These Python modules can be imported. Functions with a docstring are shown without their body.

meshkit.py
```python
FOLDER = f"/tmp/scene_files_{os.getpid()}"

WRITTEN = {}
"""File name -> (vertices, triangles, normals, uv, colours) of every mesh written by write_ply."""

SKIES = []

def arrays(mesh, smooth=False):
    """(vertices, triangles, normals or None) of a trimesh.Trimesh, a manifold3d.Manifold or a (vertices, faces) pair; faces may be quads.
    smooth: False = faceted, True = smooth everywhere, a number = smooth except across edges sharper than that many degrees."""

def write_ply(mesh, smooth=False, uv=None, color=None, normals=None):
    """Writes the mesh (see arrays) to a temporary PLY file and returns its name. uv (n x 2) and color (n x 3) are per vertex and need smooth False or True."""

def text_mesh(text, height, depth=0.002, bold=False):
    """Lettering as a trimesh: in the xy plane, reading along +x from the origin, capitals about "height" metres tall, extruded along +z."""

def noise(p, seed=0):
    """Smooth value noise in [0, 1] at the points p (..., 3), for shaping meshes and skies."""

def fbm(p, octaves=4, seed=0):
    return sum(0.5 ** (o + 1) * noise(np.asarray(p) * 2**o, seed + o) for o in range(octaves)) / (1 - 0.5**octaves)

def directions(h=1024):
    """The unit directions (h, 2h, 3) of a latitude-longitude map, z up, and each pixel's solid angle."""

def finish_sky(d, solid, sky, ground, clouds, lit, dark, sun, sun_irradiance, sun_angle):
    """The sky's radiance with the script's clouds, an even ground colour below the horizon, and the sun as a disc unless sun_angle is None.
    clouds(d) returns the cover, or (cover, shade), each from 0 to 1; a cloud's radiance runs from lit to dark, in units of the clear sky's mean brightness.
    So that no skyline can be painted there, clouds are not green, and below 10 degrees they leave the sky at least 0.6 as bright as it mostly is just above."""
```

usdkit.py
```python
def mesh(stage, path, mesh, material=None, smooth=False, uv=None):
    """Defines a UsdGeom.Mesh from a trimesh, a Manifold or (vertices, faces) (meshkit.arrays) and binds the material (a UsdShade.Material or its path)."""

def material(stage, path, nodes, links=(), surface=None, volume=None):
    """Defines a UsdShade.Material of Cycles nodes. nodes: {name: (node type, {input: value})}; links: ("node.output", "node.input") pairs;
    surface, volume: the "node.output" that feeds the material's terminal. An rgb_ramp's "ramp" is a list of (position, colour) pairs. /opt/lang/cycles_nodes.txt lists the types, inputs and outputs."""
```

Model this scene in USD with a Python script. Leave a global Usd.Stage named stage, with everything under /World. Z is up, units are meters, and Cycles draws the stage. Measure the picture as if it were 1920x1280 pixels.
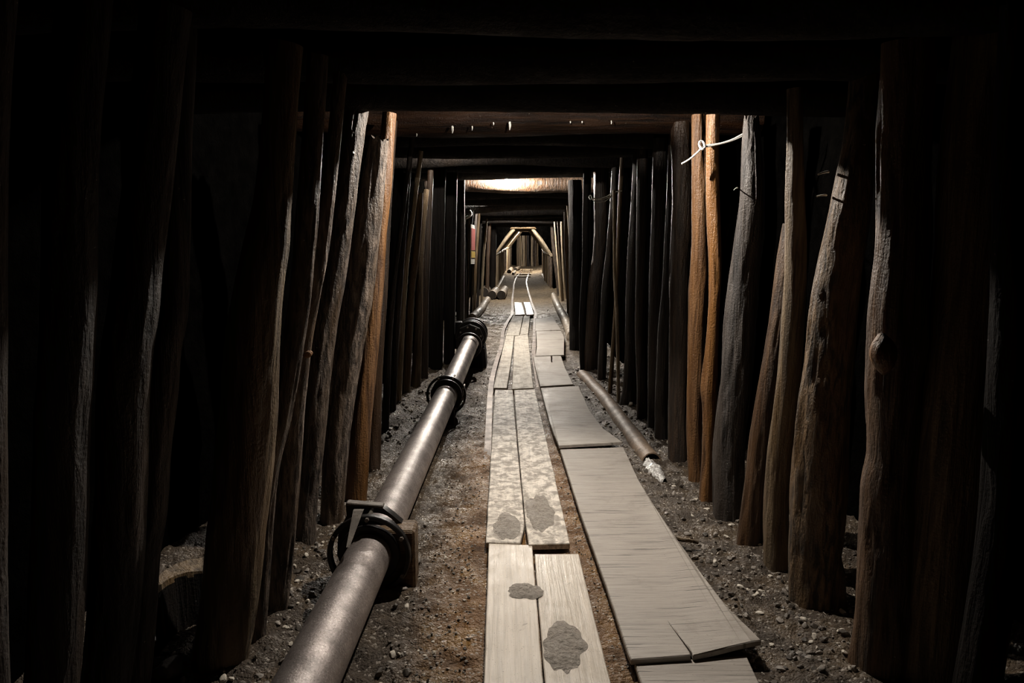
import math, random
import numpy as np, trimesh, usdkit, meshkit
from shapely.geometry import Polygon
from pxr import Usd, UsdGeom, UsdShade, Gf, Sdf

stage = Usd.Stage.CreateInMemory()
UsdGeom.SetStageUpAxis(stage, 'Z'); UsdGeom.SetStageMetersPerUnit(stage, 1.0)
UsdGeom.Xform.Define(stage, '/World')
random.seed(7)
RNG = np.random.default_rng(7)

# ------------------------------------------------------------------ camera
F, W, H = 1350.0, 1920, 1280
VPX, VPY, EYE = 945.0, 440.0, 1.6
PITCH = math.atan((H / 2 - VPY) / F)
YAW = math.atan((W / 2 - VPX) / F * math.cos(PITCH))
FWD = np.array([math.sin(YAW) * math.cos(PITCH), math.cos(YAW) * math.cos(PITCH), -math.sin(PITCH)])
RIGHT = np.array([math.cos(YAW), -math.sin(YAW), 0.0])
UP = np.cross(RIGHT, FWD)
CAM = np.array([0, 0, EYE])
cam = UsdGeom.Camera.Define(stage, '/World/camera')
cam.CreateHorizontalApertureAttr(36.0); cam.CreateVerticalApertureAttr(24.0)
cam.CreateFocalLengthAttr(F * 36.0 / W)
cam.CreateFStopAttr(0.0)
cam.CreateClippingRangeAttr(Gf.Vec2f(0.05, 500))
EXPOSURE = 0.0
cam.CreateExposureAttr(EXPOSURE)
cam.AddTransformOp().Set(Gf.Matrix4d(*RIGHT, 0, *UP, 0, *(-FWD), 0, *CAM, 1))
# lamps of the gallery: (x, y, z of the bulb, bulb radius, emission strength, label)
LAMP_COLOUR = (1.0, 0.92, 0.82)
LAMPS = [
    (0.28, 3.94, 2.335, 0.012, 40000, 'bulkhead lamp hidden up behind the beam that closes off the dark foreground roof'),
    (-0.58, 7.22, 2.42, 0.012, 8000, 'small bulkhead lamp in the roof above the fan of thin poles on the left'),
    (0.04, 10.30, 2.355, 0.020, 24000, 'bulkhead lamp tucked behind the beam just before the bright glow on the roof'),
    (-0.20, 13.98, 2.34, 0.030, 5000, 'bulkhead lamp above the tilted beam by the hanging sign'),
    (0.45, 19.5, 2.03, 0.035, 6000, 'bulkhead lamp under the roof above the three cut logs'),
    (0.62, 24.3, 1.95, 0.030, 5000, 'bulkhead lamp in the roof at the mouth of the far narrow passage'),
    (1.15, 38.0, 1.80, 0.030, 24000, 'bulkhead lamp in the roof near the end of the far narrow passage'),
]

def ray(px, py):
    d = FWD * F + RIGHT * (px - W / 2) - UP * (py - H / 2)
    return d / np.linalg.norm(d)
def prof(y):
    return np.interp(y, [0, 8, 12, 16, 20, 25, 30, 36, 46], [0, 0, -.03, -.10, -.20, -.32, -.38, -.36, -.34])
def at_y(px, py, Y):
    d = ray(px, py); return CAM + d * (Y / d[1])
def at_z(px, py, z):
    d = ray(px, py); return CAM + d * ((z - EYE) / d[2])
def at_floor(px, py, dz=0.0):
    z = dz
    for _ in range(30):
        p = at_z(px, py, z); z = 0.5 * z + 0.5 * (float(prof(p[1])) + dz)
    return at_z(px, py, z)

# ------------------------------------------------------------------ helpers
LOOKS = '/World/Looks'
UsdGeom.Scope.Define(stage, LOOKS)
USED = {}
def numbered(parent, name):
    k = parent + '/' + name; n = USED.get(k, 0); USED[k] = n + 1
    return k if n == 0 else f'{k}_{n:03d}'
def tag(prim, label=None, cat=None, group=None, kind=None):
    for k, v in (('label', label), ('category', cat), ('group', group), ('kind', kind)):
        if v: prim.SetCustomDataByKey(k, v)
    return prim
def thing(name, label, cat, loc=(0, 0, 0), group=None):
    x = UsdGeom.Xform.Define(stage, numbered('/World', name)); x.AddTranslateOp().Set(Gf.Vec3d(*map(float, loc)))
    return tag(x.GetPrim(), label, cat, group)
def origin(parent):
    if parent is None: return np.zeros(3)
    m = UsdGeom.XformCache().GetLocalToWorldTransform(parent); t = m.ExtractTranslation(); return np.array([t[0], t[1], t[2]])
def obj(name, mesh, mat, parent=None, smooth=40, base=None):
    """one Mesh prim, mesh given in world coordinates; a top-level one gets its origin at base"""
    path = numbered(str(parent.GetPath()) if parent else '/World', name)
    v, f = (np.array(mesh.vertices, float), np.array(mesh.faces)) if hasattr(mesh, 'vertices') else (np.array(mesh[0], float), np.array(mesh[1]))
    if parent is None and base is None:
        b0, b1 = v.min(0), v.max(0); base = ((b0 + b1) / 2); base[2] = b0[2]
    o = origin(parent) if parent else np.array(base)
    m = usdkit.mesh(stage, path, (v - o, f), mat, smooth=smooth)
    if parent is None: UsdGeom.Xformable(m).AddTranslateOp().Set(Gf.Vec3d(*map(float, o)))
    return m.GetPrim()
def struct(name, mesh, mat, smooth=True):
    return tag(obj(name, mesh, mat, smooth=smooth, base=(0, 0, 0)), kind='structure')
def join(*ms):
    vs, fs, n = [], [], 0
    for m in ms:
        v, f = (m.vertices, m.faces) if hasattr(m, 'vertices') else m
        vs.append(np.asarray(v, float)); fs.append(np.asarray(f) + n); n += len(v)
    return np.vstack(vs), np.vstack(fs)
def grid(P):
    """P (a, b, 3) -> mesh"""
    a, b = P.shape[:2]; i = np.arange(a * b).reshape(a, b)
    q = np.stack([i[:-1, :-1], i[1:, :-1], i[1:, 1:], i[:-1, 1:]], -1).reshape(-1, 4)
    return P.reshape(-1, 3), np.vstack([q[:, [0, 1, 2]], q[:, [0, 2, 3]]])
def frames(P):
    T = np.gradient(P, axis=0); T /= np.linalg.norm(T, axis=1, keepdims=True)
    ref = np.array([1.0, 0, 0]) if abs(T[:, 0]).max() < .9 else np.array([0, 0, 1.0])
    if abs(T @ ref).max() > .95: ref = np.array([0, 1.0, 0])
    U = np.cross(np.cross(T, ref), T); U /= np.linalg.norm(U, axis=1, keepdims=True)
    return T, U, np.cross(T, U)
def tube(P, r, seg=10, rough=0.0, seed=0, caps=True, fine=0.0, jag=0.0, stretch=1.0):
    """swept round with optional bark roughness; caps flat"""
    P = np.asarray(P, float); r = np.broadcast_to(np.asarray(r, float), len(P))
    T, U, V = frames(P)
    s = np.concatenate([[0], np.cumsum(np.linalg.norm(np.diff(P, axis=0), axis=1))])
    a = np.linspace(0, 2 * np.pi, seg, endpoint=False)
    A, S = np.meshgrid(a, s)
    R = np.repeat(r[:, None], seg, 1)
    if rough or fine:
        q = np.stack([np.cos(A) * 1.3 + seed * 7.3, np.sin(A) * 1.3, S * 1.6 / stretch], -1)
        R = R * (1 + rough * 2 * (meshkit.fbm(q, 3, seed) - .5))
        q = np.stack([np.cos(A) * 5 + seed * 3.1, np.sin(A) * 5, S * 3.5 / stretch], -1)
        n = meshkit.fbm(q, 3, seed + 11)
        R = R * (1 + fine * (n - .5) * 2 - fine * 1.2 * np.clip((.42 - n) * 6, 0, 1))
    D = U[:, None] * np.cos(A)[..., None] + V[:, None] * np.sin(A)[..., None]
    X = P[:, None] + D * R[..., None]
    if jag:
        n = meshkit.fbm(np.stack([np.cos(a) * 2.5 + seed, np.sin(a) * 2.5, a * 0], -1), 3, seed + 5)
        X[-1] += T[-1] * (jag * 2 * (n - .5))[:, None]
        X[-2] += T[-1] * (jag * 1.2 * (n - .5))[:, None]
    n = len(P); i = np.arange(n * seg).reshape(n, seg); j = np.roll(i, -1, 1)
    q = np.stack([i[:-1], j[:-1], j[1:], i[1:]], -1).reshape(-1, 4)
    v = X.reshape(-1, 3); f = [q[:, [0, 1, 2]], q[:, [0, 2, 3]]]
    if caps:
        v = np.vstack([v, P[:1], P[-1:] - T[-1:] * (jag * .4)]); k = n * seg
        f += [np.stack([j[0], i[0], np.full(seg, k)], 1), np.stack([i[-1], j[-1], np.full(seg, k + 1)], 1)]
    return v, np.vstack(f)
def spline(pts, n):
    pts = np.asarray(pts, float)
    if len(pts) == 2: t = np.linspace(0, 1, n)[:, None]; return pts[0] * (1 - t) + pts[1] * t
    from scipy.interpolate import PchipInterpolator
    d = np.concatenate([[0], np.cumsum(np.linalg.norm(np.diff(pts, axis=0), axis=1))])
    return PchipInterpolator(d, pts)(np.linspace(0, d[-1], n))
def box(c, size, rot=None, bev=0.0):
    """box with chamfered edges, centre c"""
    import manifold3d as m3
    if bev:
        h = np.array(size) / 2; p = []
        for sx in (-1, 1):
            for sy in (-1, 1):
                for sz in (-1, 1):
                    for k in range(3):
                        q = h.copy(); q -= bev; q[k] += bev; p.append(q * [sx, sy, sz])
        m = trimesh.convex.convex_hull(np.array(p))
    else: m = trimesh.creation.box(size)
    if rot is not None: m.apply_transform(rot)
    m.apply_translation(c); return m
def lathe(profile, p0, d, seg=40):
    """profile (r, t) closed loop round the axis through p0 along d"""
    d = np.asarray(d, float) / np.linalg.norm(d); u = np.cross(d, [0, 0, 1.0]); u /= np.linalg.norm(u); w = np.cross(u, d)
    a = np.linspace(0, 2 * np.pi, seg + 1)[:-1]; pr = np.array(profile + profile[:1])
    P = np.array(p0) + pr[:, None, 1:2] * d + pr[:, None, 0:1] * (np.cos(a)[None, :, None] * u + np.sin(a)[None, :, None] * w)
    P = np.concatenate([P, P[:, :1]], 1)
    v, f = grid(P); m = trimesh.Trimesh(v, f); m.merge_vertices(); m.fix_normals(); return m
def ring(p0, d, ri, ro, th, bev=.004, seg=40):
    return lathe([(ri, 0), (ro - bev, 0), (ro, bev), (ro, th - bev), (ro - bev, th), (ri, th)], p0, d, seg)
def rotz(a): return trimesh.transformations.rotation_matrix(a, [0, 0, 1])

# ------------------------------------------------------------------ materials
def mat(name, nodes, links, surface='p.BSDF'):
    return usdkit.material(stage, f'{LOOKS}/{name}', nodes, links, surface=surface)
def wood(name, dark, light, tint, rough=(.38, .78), tint_at=.55, bump=.9, grain=(38, 38, 2.2), flecks=.0, spec=.5, axis='z'):
    g = {'z': grain, 'x': (grain[2], grain[0], grain[1]), 'y': (grain[0], grain[2], grain[1])}[axis]
    nodes = {
        'geo': ('geometry', {}), 'oi': ('object_info', {}),
        'map': ('mapping', {'scale': g}), 'map2': ('mapping', {'scale': tuple(np.array(g) * .22 + .2)}),
        'gr': ('noise_texture', {'scale': 1.0, 'detail': 5.0, 'roughness': .62, 'distortion': .35}),
        'big': ('noise_texture', {'scale': 1.0, 'detail': 3.0, 'roughness': .6}),
        'fine': ('noise_texture', {'scale': 90.0, 'detail': 3.0}),
        'ramp': ('rgb_ramp', {'ramp': [(.28, tuple(np.array(dark) * .45)), (.42, dark), (.56, tuple((np.array(dark) + np.array(light)) / 2)), (.74, light)]}),
        'tr': ('rgb_ramp', {'ramp': [(tint_at - .12, (0, 0, 0)), (tint_at + .12, (1, 1, 1))]}),
        'mix': ('mix_color', {'blend_type': 'mix', 'b': tint}),
        'tm': ('math', {'math_type': 'multiply', 'value2': .75}),
        'var': ('map_range', {'from_min': 0., 'from_max': 1., 'to_min': .7, 'to_max': 1.25}),
        'hsv': ('hsv', {'fac': 1.0, 'hue': .5, 'saturation': 1.0}),
        'fl': ('noise_texture', {'scale': 75.0, 'detail': 2.0, 'roughness': .7}),
        'flr': ('rgb_ramp', {'ramp': [(.72, (0, 0, 0)), (.78, (flecks, flecks, flecks))]}),
        'mix2': ('mix_color', {'b': (.75, .72, .66)}),
        'rr': ('map_range', {'from_min': .3, 'from_max': .7, 'to_min': rough[1], 'to_max': rough[0]}),
        'hs': ('math', {'math_type': 'multiply_add', 'value2': .25}),
        'bump': ('bump', {'strength': bump, 'distance': .018}),
        'p': ('principled_bsdf', {'specular_ior_level': spec}),
    }
    links = [('geo.position', 'map.vector'), ('geo.position', 'map2.vector'), ('map.vector', 'gr.vector'), ('map2.vector', 'big.vector'), ('geo.position', 'fine.vector'),
             ('gr.fac', 'ramp.fac'), ('big.fac', 'tr.fac'), ('tr.color', 'tm.value1'), ('tm.value', 'mix.fac'), ('ramp.color', 'mix.a'), ('oi.random', 'var.value'), ('var.result', 'hsv.value'),
             ('mix.result', 'hsv.color'), ('geo.position', 'fl.vector'), ('fl.fac', 'flr.fac'), ('flr.color', 'mix2.fac'), ('hsv.color', 'mix2.a'), ('mix2.result', 'p.base_color'),
             ('big.fac', 'rr.value'), ('rr.result', 'p.roughness'), ('fine.fac', 'hs.value1'), ('gr.fac', 'hs.value3'), ('hs.value', 'bump.height'), ('bump.normal', 'p.normal')]
    return mat(name, nodes, links)
M = {}
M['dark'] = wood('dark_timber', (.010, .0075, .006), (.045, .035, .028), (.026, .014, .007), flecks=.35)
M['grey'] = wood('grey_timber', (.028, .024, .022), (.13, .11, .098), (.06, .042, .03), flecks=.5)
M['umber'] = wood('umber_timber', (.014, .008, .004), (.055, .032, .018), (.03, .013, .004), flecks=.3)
M['bark'] = wood('brown_bark_timber', (.022, .013, .006), (.20, .13, .072), (.09, .048, .017), flecks=.4, bump=1.0, grain=(45, 45, 9))
M['brown'] = wood('brown_timber', (.034, .018, .009), (.13, .076, .04), (.075, .033, .01), flecks=.3)
M['orange'] = wood('orange_timber', (.075, .032, .010), (.26, .13, .05), (.17, .072, .015), flecks=.25)
M['tan'] = wood('tan_timber', (.065, .043, .023), (.24, .175, .105), (.14, .08, .03), flecks=.4)
M['rough'] = wood('rough_bark_timber', (.026, .018, .013), (.24, .185, .145), (.08, .05, .027), flecks=.7, bump=1.0, grain=(45, 45, 8))
M['pale'] = wood('pale_peeled_timber', (.26, .20, .13), (.62, .52, .39), (.40, .29, .16), flecks=.2)
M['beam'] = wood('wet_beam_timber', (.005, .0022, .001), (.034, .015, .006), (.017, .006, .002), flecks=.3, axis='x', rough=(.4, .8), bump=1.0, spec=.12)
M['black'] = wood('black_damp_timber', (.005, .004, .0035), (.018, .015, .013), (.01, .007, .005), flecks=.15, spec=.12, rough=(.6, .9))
M['log'] = wood('birch_log_bark', (.22, .17, .12), (.60, .52, .42), (.16, .12, .08), flecks=.4, axis='y', grain=(12, 12, 9))
M['end'] = wood('shaded_log_end', (.012, .009, .007), (.035, .026, .02), (.02, .015, .01))  # shade on the near log ends put into the colour
M['block'] = wood('support_block_timber', (.07, .04, .016), (.22, .14, .065), (.14, .075, .025), axis='x')

def rock(name, a, b, scale, bump=1.0, rough=(.55, .95), dist=.05, spec=.3):
    return mat(name, {
        'geo': ('geometry', {}), 'n': ('noise_texture', {'scale': scale, 'detail': 7.0, 'roughness': .65}), 'm': ('noise_texture', {'scale': scale * .23, 'detail': 3.0}),
        'ramp': ('rgb_ramp', {'ramp': [(.3, a), (.7, b)]}), 'rr': ('map_range', {'from_min': .35, 'from_max': .65, 'to_min': rough[1], 'to_max': rough[0]}),
        'bump': ('bump', {'strength': bump, 'distance': dist}), 'p': ('principled_bsdf', {'specular_ior_level': spec})},
        [('geo.position', 'n.vector'), ('geo.position', 'm.vector'), ('n.fac', 'ramp.fac'), ('ramp.color', 'p.base_color'), ('m.fac', 'rr.value'), ('rr.result', 'p.roughness'), ('n.fac', 'bump.height'), ('bump.normal', 'p.normal')])
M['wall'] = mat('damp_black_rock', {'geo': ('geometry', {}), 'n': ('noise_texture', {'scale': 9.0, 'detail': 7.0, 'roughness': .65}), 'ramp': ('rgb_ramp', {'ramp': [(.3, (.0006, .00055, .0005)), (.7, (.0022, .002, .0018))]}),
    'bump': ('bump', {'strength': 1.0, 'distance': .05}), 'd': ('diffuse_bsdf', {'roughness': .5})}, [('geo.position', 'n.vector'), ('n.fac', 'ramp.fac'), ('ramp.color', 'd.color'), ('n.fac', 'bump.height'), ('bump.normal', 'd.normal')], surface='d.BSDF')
M['stone'] = rock('grey_stone', (.10, .085, .07), (.34, .30, .26), 30, .5, (.3, .8), .01)
M['stone_dark'] = rock('dark_stone', (.035, .028, .022), (.13, .11, .09), 30, .5, (.25, .8), .01)
M['stone_pale'] = rock('pale_stone', (.42, .37, .30), (.72, .66, .57), 30, .5, (.4, .8), .01)
M['mud'] = rock('drying_grey_mud', (.22, .192, .16), (.47, .415, .355), 55, 1.0, (.45, .85), .02)

def floor_mat():
    n = {
        'geo': ('geometry', {}), 'sep': ('separate_xyz', {}),
        'a': ('noise_texture', {'scale': 5.0, 'detail': 8.0, 'roughness': .68}), 'b': ('noise_texture', {'scale': 60.0, 'detail': 4.0, 'roughness': .7}),
        'c': ('noise_texture', {'scale': 1.3, 'detail': 3.0}),
        'v': ('voronoi_texture', {'scale': 95.0}), 'v2': ('voronoi_texture', {'scale': 33.0}),
        'ramp': ('rgb_ramp', {'ramp': [(.30, (.030, .019, .011)), (.47, (.062, .042, .025)), (.60, (.11, .078, .049)), (.75, (.22, .175, .125))]}),
        # rust-coloured seepage along the rails (a real stain, fixed to the ground)
        'sx': ('map_range', {'clamp': True, 'from_min': -.42, 'from_max': -.16, 'to_min': 0., 'to_max': 1.}),
        'sx2': ('map_range', {'clamp': True, 'from_min': .60, 'from_max': .50, 'to_min': 0., 'to_max': 1.}),
        'sy': ('map_range', {'clamp': True, 'from_min': 9.0, 'from_max': 5.0, 'to_min': 0., 'to_max': 1.}),
        'm1': ('math', {'math_type': 'multiply'}), 'm2': ('math', {'math_type': 'multiply'}), 'm3': ('math', {'math_type': 'multiply'}),
        'cr': ('map_range', {'clamp': True, 'from_min': .3, 'from_max': .6, 'to_min': .45, 'to_max': 1.0}),
        'rust': ('rgb_ramp', {'ramp': [(.3, (.06, .025, .006)), (.5, (.22, .10, .022)), (.72, (.42, .24, .08))]}),
        'mix': ('mix_color', {}),
        'g': ('map_range', {'clamp': True, 'from_min': 9., 'from_max': 15., 'to_min': 0., 'to_max': .8}),  # lamplight on the far floor put into the colour: paler with distance
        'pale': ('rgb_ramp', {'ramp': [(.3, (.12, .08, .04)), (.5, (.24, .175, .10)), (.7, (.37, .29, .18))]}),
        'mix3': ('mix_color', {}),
        'peb': ('rgb_ramp', {'ramp': [(.91, (0, 0, 0)), (.94, (.7, .7, .7))]}),
        'mix2': ('mix_color', {'b': (.42, .37, .31)}),
        'vs': ('separate_xyz', {}),
        'rr': ('map_range', {'clamp': True, 'from_min': .35, 'from_max': .62, 'to_min': .85, 'to_max': .28}),
        'ry': ('map_range', {'clamp': True, 'from_min': 12., 'from_max': 20., 'to_min': 0., 'to_max': .92}), 'rmx': ('math', {'math_type': 'maximum'}),
        'h1': ('math', {'math_type': 'multiply_add', 'value2': -.45}), 'h2': ('math', {'math_type': 'multiply_add', 'value2': 1.3}), 'h3': ('math', {'math_type': 'multiply_add', 'value2': -.5}),
        'bump': ('bump', {'strength': .9, 'distance': .022}), 'p': ('principled_bsdf', {'specular_ior_level': .5})}
    l = [('geo.position', f'{k}.vector') for k in ('a', 'b', 'c', 'v', 'v2')] + [('geo.position', 'sep.vector'), ('a.fac', 'ramp.fac'),
         ('sep.x', 'sx.value'), ('sep.x', 'sx2.value'), ('sep.y', 'sy.value'), ('sx.result', 'm1.value1'), ('sx2.result', 'm1.value2'), ('m1.value', 'm2.value1'), ('sy.result', 'm2.value2'),
         ('c.fac', 'cr.value'), ('m2.value', 'm3.value1'), ('cr.result', 'm3.value2'), ('a.fac', 'rust.fac'), ('m3.value', 'mix.fac'), ('ramp.color', 'mix.a'), ('rust.color', 'mix.b'),
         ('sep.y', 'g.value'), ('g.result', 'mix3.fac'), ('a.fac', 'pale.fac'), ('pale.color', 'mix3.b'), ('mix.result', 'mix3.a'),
         ('v.color', 'vs.vector'), ('vs.x', 'peb.fac'), ('peb.color', 'mix2.fac'), ('mix3.result', 'mix2.a'), ('mix2.result', 'p.base_color'), ('a.fac', 'rr.value'), ('rr.result', 'rmx.value1'), ('sep.y', 'ry.value'), ('ry.result', 'rmx.value2'), ('rmx.value', 'p.roughness'),
         ('v.distance', 'h1.value1'), ('a.fac', 'h1.value3'), ('b.fac', 'h2.value1'), ('h1.value', 'h2.value3'), ('v2.distance', 'h3.value1'), ('h2.value', 'h3.value3'), ('h3.value', 'bump.height'), ('bump.normal', 'p.normal')]
    return mat('trodden_dirt', n, l)
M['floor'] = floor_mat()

def plank_mat(name, base, mud, mud_lo, mud_hi, seam=False, lines=False, rough=.5, scale=9.0):
    n = {
        'geo': ('geometry', {}), 'map': ('mapping', {'scale': (4, 70, 4) if lines else (48, 1.8, 48)}), 'gr': ('noise_texture', {'scale': 1.0, 'detail': 5.0, 'roughness': .6, 'distortion': .8}),
        'ramp': ('rgb_ramp', {'ramp': [(.3, tuple(np.array(base) * .78)), (.5, base), (.75, tuple(np.minimum(np.array(base) * 1.2, .9)))]}),
        'st': ('noise_texture', {'scale': scale, 'detail': 8.0, 'roughness': .72, 'distortion': .5}), 'sr': ('rgb_ramp', {'ramp': [(mud_lo, (0, 0, 0)), (mud_hi, (.85, .85, .85))]}),
        'mix': ('mix_color', {'b': mud}), 'fine': ('noise_texture', {'scale': 160.0, 'detail': 3.0}),
        'sp': ('rgb_ramp', {'ramp': [(.66, (0, 0, 0)), (.72, (.7, .7, .7))]}), 'mix2': ('mix_color', {'b': tuple(np.array(mud) * .6)}),
        'lm': ('mapping', {'scale': (2.4, 95, 1), 'rotation': (0, 0, .035)}), 'ln': ('noise_texture', {'scale': 1.0, 'detail': 2.0, 'roughness': .5}),
        'lr': ('rgb_ramp', {'ramp': [(.63, (0, 0, 0)), (.665, (.9, .9, .9))] if lines else [(0, (0, 0, 0)), (1, (0, 0, 0))]}),
        'mix3': ('mix_color', {'b': tuple(np.array(base) * .30)}),
        'rr': ('map_range', {'clamp': True, 'from_min': .3, 'from_max': .7, 'to_min': rough - .12, 'to_max': rough + .2}),
        'h': ('math', {'math_type': 'multiply_add', 'value2': .6}), 'h2': ('math', {'math_type': 'multiply_add', 'value2': -.8}), 'bump': ('bump', {'strength': .45, 'distance': .006}),
        'p': ('principled_bsdf', {'specular_ior_level': .45})}
    l = [('geo.position', 'map.vector'), ('map.vector', 'gr.vector'), ('gr.fac', 'ramp.fac'), ('geo.position', 'st.vector'), ('st.fac', 'sr.fac'), ('sr.color', 'mix.fac'), ('ramp.color', 'mix.a'),
         ('geo.position', 'fine.vector'), ('fine.fac', 'sp.fac'), ('sp.color', 'mix2.fac'), ('mix.result', 'mix2.a'), ('geo.position', 'lm.vector'), ('lm.vector', 'ln.vector'), ('ln.fac', 'lr.fac'),
         ('lr.color', 'mix3.fac'), ('mix2.result', 'mix3.a'), ('mix3.result', 'p.base_color'), ('st.fac', 'rr.value'), ('rr.result', 'p.roughness'),
         ('st.fac', 'h.value1'), ('gr.fac', 'h.value3'), ('lr.color', 'h2.value1'), ('h.value', 'h2.value3'), ('h2.value', 'bump.height'), ('bump.normal', 'p.normal')]
    return mat(name, n, l)
M['plank'] = plank_mat('clean_pale_plank', (.56, .49, .41), (.20, .17, .14), .60, .70, rough=.42)
M['plank_wet'] = plank_mat('shiny_damp_plank', (.56, .49, .41), (.20, .17, .14), .60, .70, rough=.30)
M['plank_mud'] = plank_mat('muddy_plank', (.64, .57, .485), (.23, .198, .163), .43, .57, rough=.6, scale=15)
M['plank_far'] = plank_mat('worn_grey_plank', (.46, .41, .34), (.26, .225, .185), .50, .62, rough=.64)
M['board'] = plank_mat('grey_sheet_board', (.33, .293, .255), (.225, .197, .165), .55, .72, lines=True, rough=.55, scale=3)

def metal(name, base, dark, rough, metallic, bump=.15, spots=.62, scale=70, coat=0.0):
    return mat(name, {
        'geo': ('geometry', {}), 'n': ('noise_texture', {'scale': scale, 'detail': 5.0, 'roughness': .7}), 'm': ('noise_texture', {'scale': 7.0, 'detail': 5.0, 'roughness': .65}),
        'ramp': ('rgb_ramp', {'ramp': [(.34, dark), (.46, base), (spots, base), (spots + .06, tuple(np.minimum(np.array(base) * 1.9, .85)))]}),
        'mr': ('rgb_ramp', {'ramp': [(.35, tuple(np.array(dark))), (.6, (1, 1, 1))]}), 'mul': ('mix_color', {'blend_type': 'multiply', 'fac': .6}),
        'rr': ('map_range', {'clamp': True, 'from_min': .3, 'from_max': .7, 'to_min': rough + .12, 'to_max': rough - .08}), 'bump': ('bump', {'strength': bump, 'distance': .004}),
        'p': ('principled_bsdf', {'metallic': metallic, 'coat_weight': coat, 'coat_roughness': .42})},
        [('geo.position', 'n.vector'), ('geo.position', 'm.vector'), ('n.fac', 'ramp.fac'), ('m.fac', 'mr.fac'), ('ramp.color', 'mul.a'), ('mr.color', 'mul.b'), ('mul.result', 'p.base_color'),
         ('m.fac', 'rr.value'), ('rr.result', 'p.roughness'), ('n.fac', 'bump.height'), ('bump.normal', 'p.normal')])
M['pipe'] = metal('dull_painted_steel', (.30, .26, .242), (.12, .097, .085), .42, .6, .5, .58, 120, .3)
M['iron'] = metal('black_iron', (.014, .012, .011), (.006, .005, .005), .35, .3, .2)
M['iron_bar'] = metal('worn_grey_iron', (.20, .175, .15), (.08, .065, .05), .45, .4)
M['rail'] = metal('rusty_rail', (.11, .06, .028), (.045, .022, .01), .52, .25)
M['duct'] = metal('muddy_brown_pipe', (.24, .17, .115), (.08, .05, .03), .55, .0, .8, .66, 40)
M['wire'] = mat('white_cable', {'p': ('principled_bsdf', {'base_color': (.75, .73, .68), 'roughness': .4})}, [])
M['water'] = mat('frothy_water', {'geo': ('geometry', {}), 'n': ('noise_texture', {'scale': 60.0, 'detail': 4.0}), 'b': ('bump', {'strength': .8, 'distance': .01}),
    'r': ('rgb_ramp', {'ramp': [(.4, (.35, .33, .31)), (.6, (.85, .84, .82))]}), 'p': ('principled_bsdf', {'roughness': .12, 'ior': 1.33, 'coat_weight': .6})},
    [('geo.position', 'n.vector'), ('n.fac', 'b.height'), ('n.fac', 'r.fac'), ('r.color', 'p.base_color'), ('b.normal', 'p.normal')])
def plain(name, c, rough=.6): return mat(name, {'p': ('principled_bsdf', {'base_color': c, 'roughness': rough})}, [])
M['red'], M['yellow'], M['white'] = plain('faded_red', (.45, .10, .09)), plain('faded_yellow', (.62, .42, .06)), plain('off_white', (.72, .70, .64))
M['bulb'] = None

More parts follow.
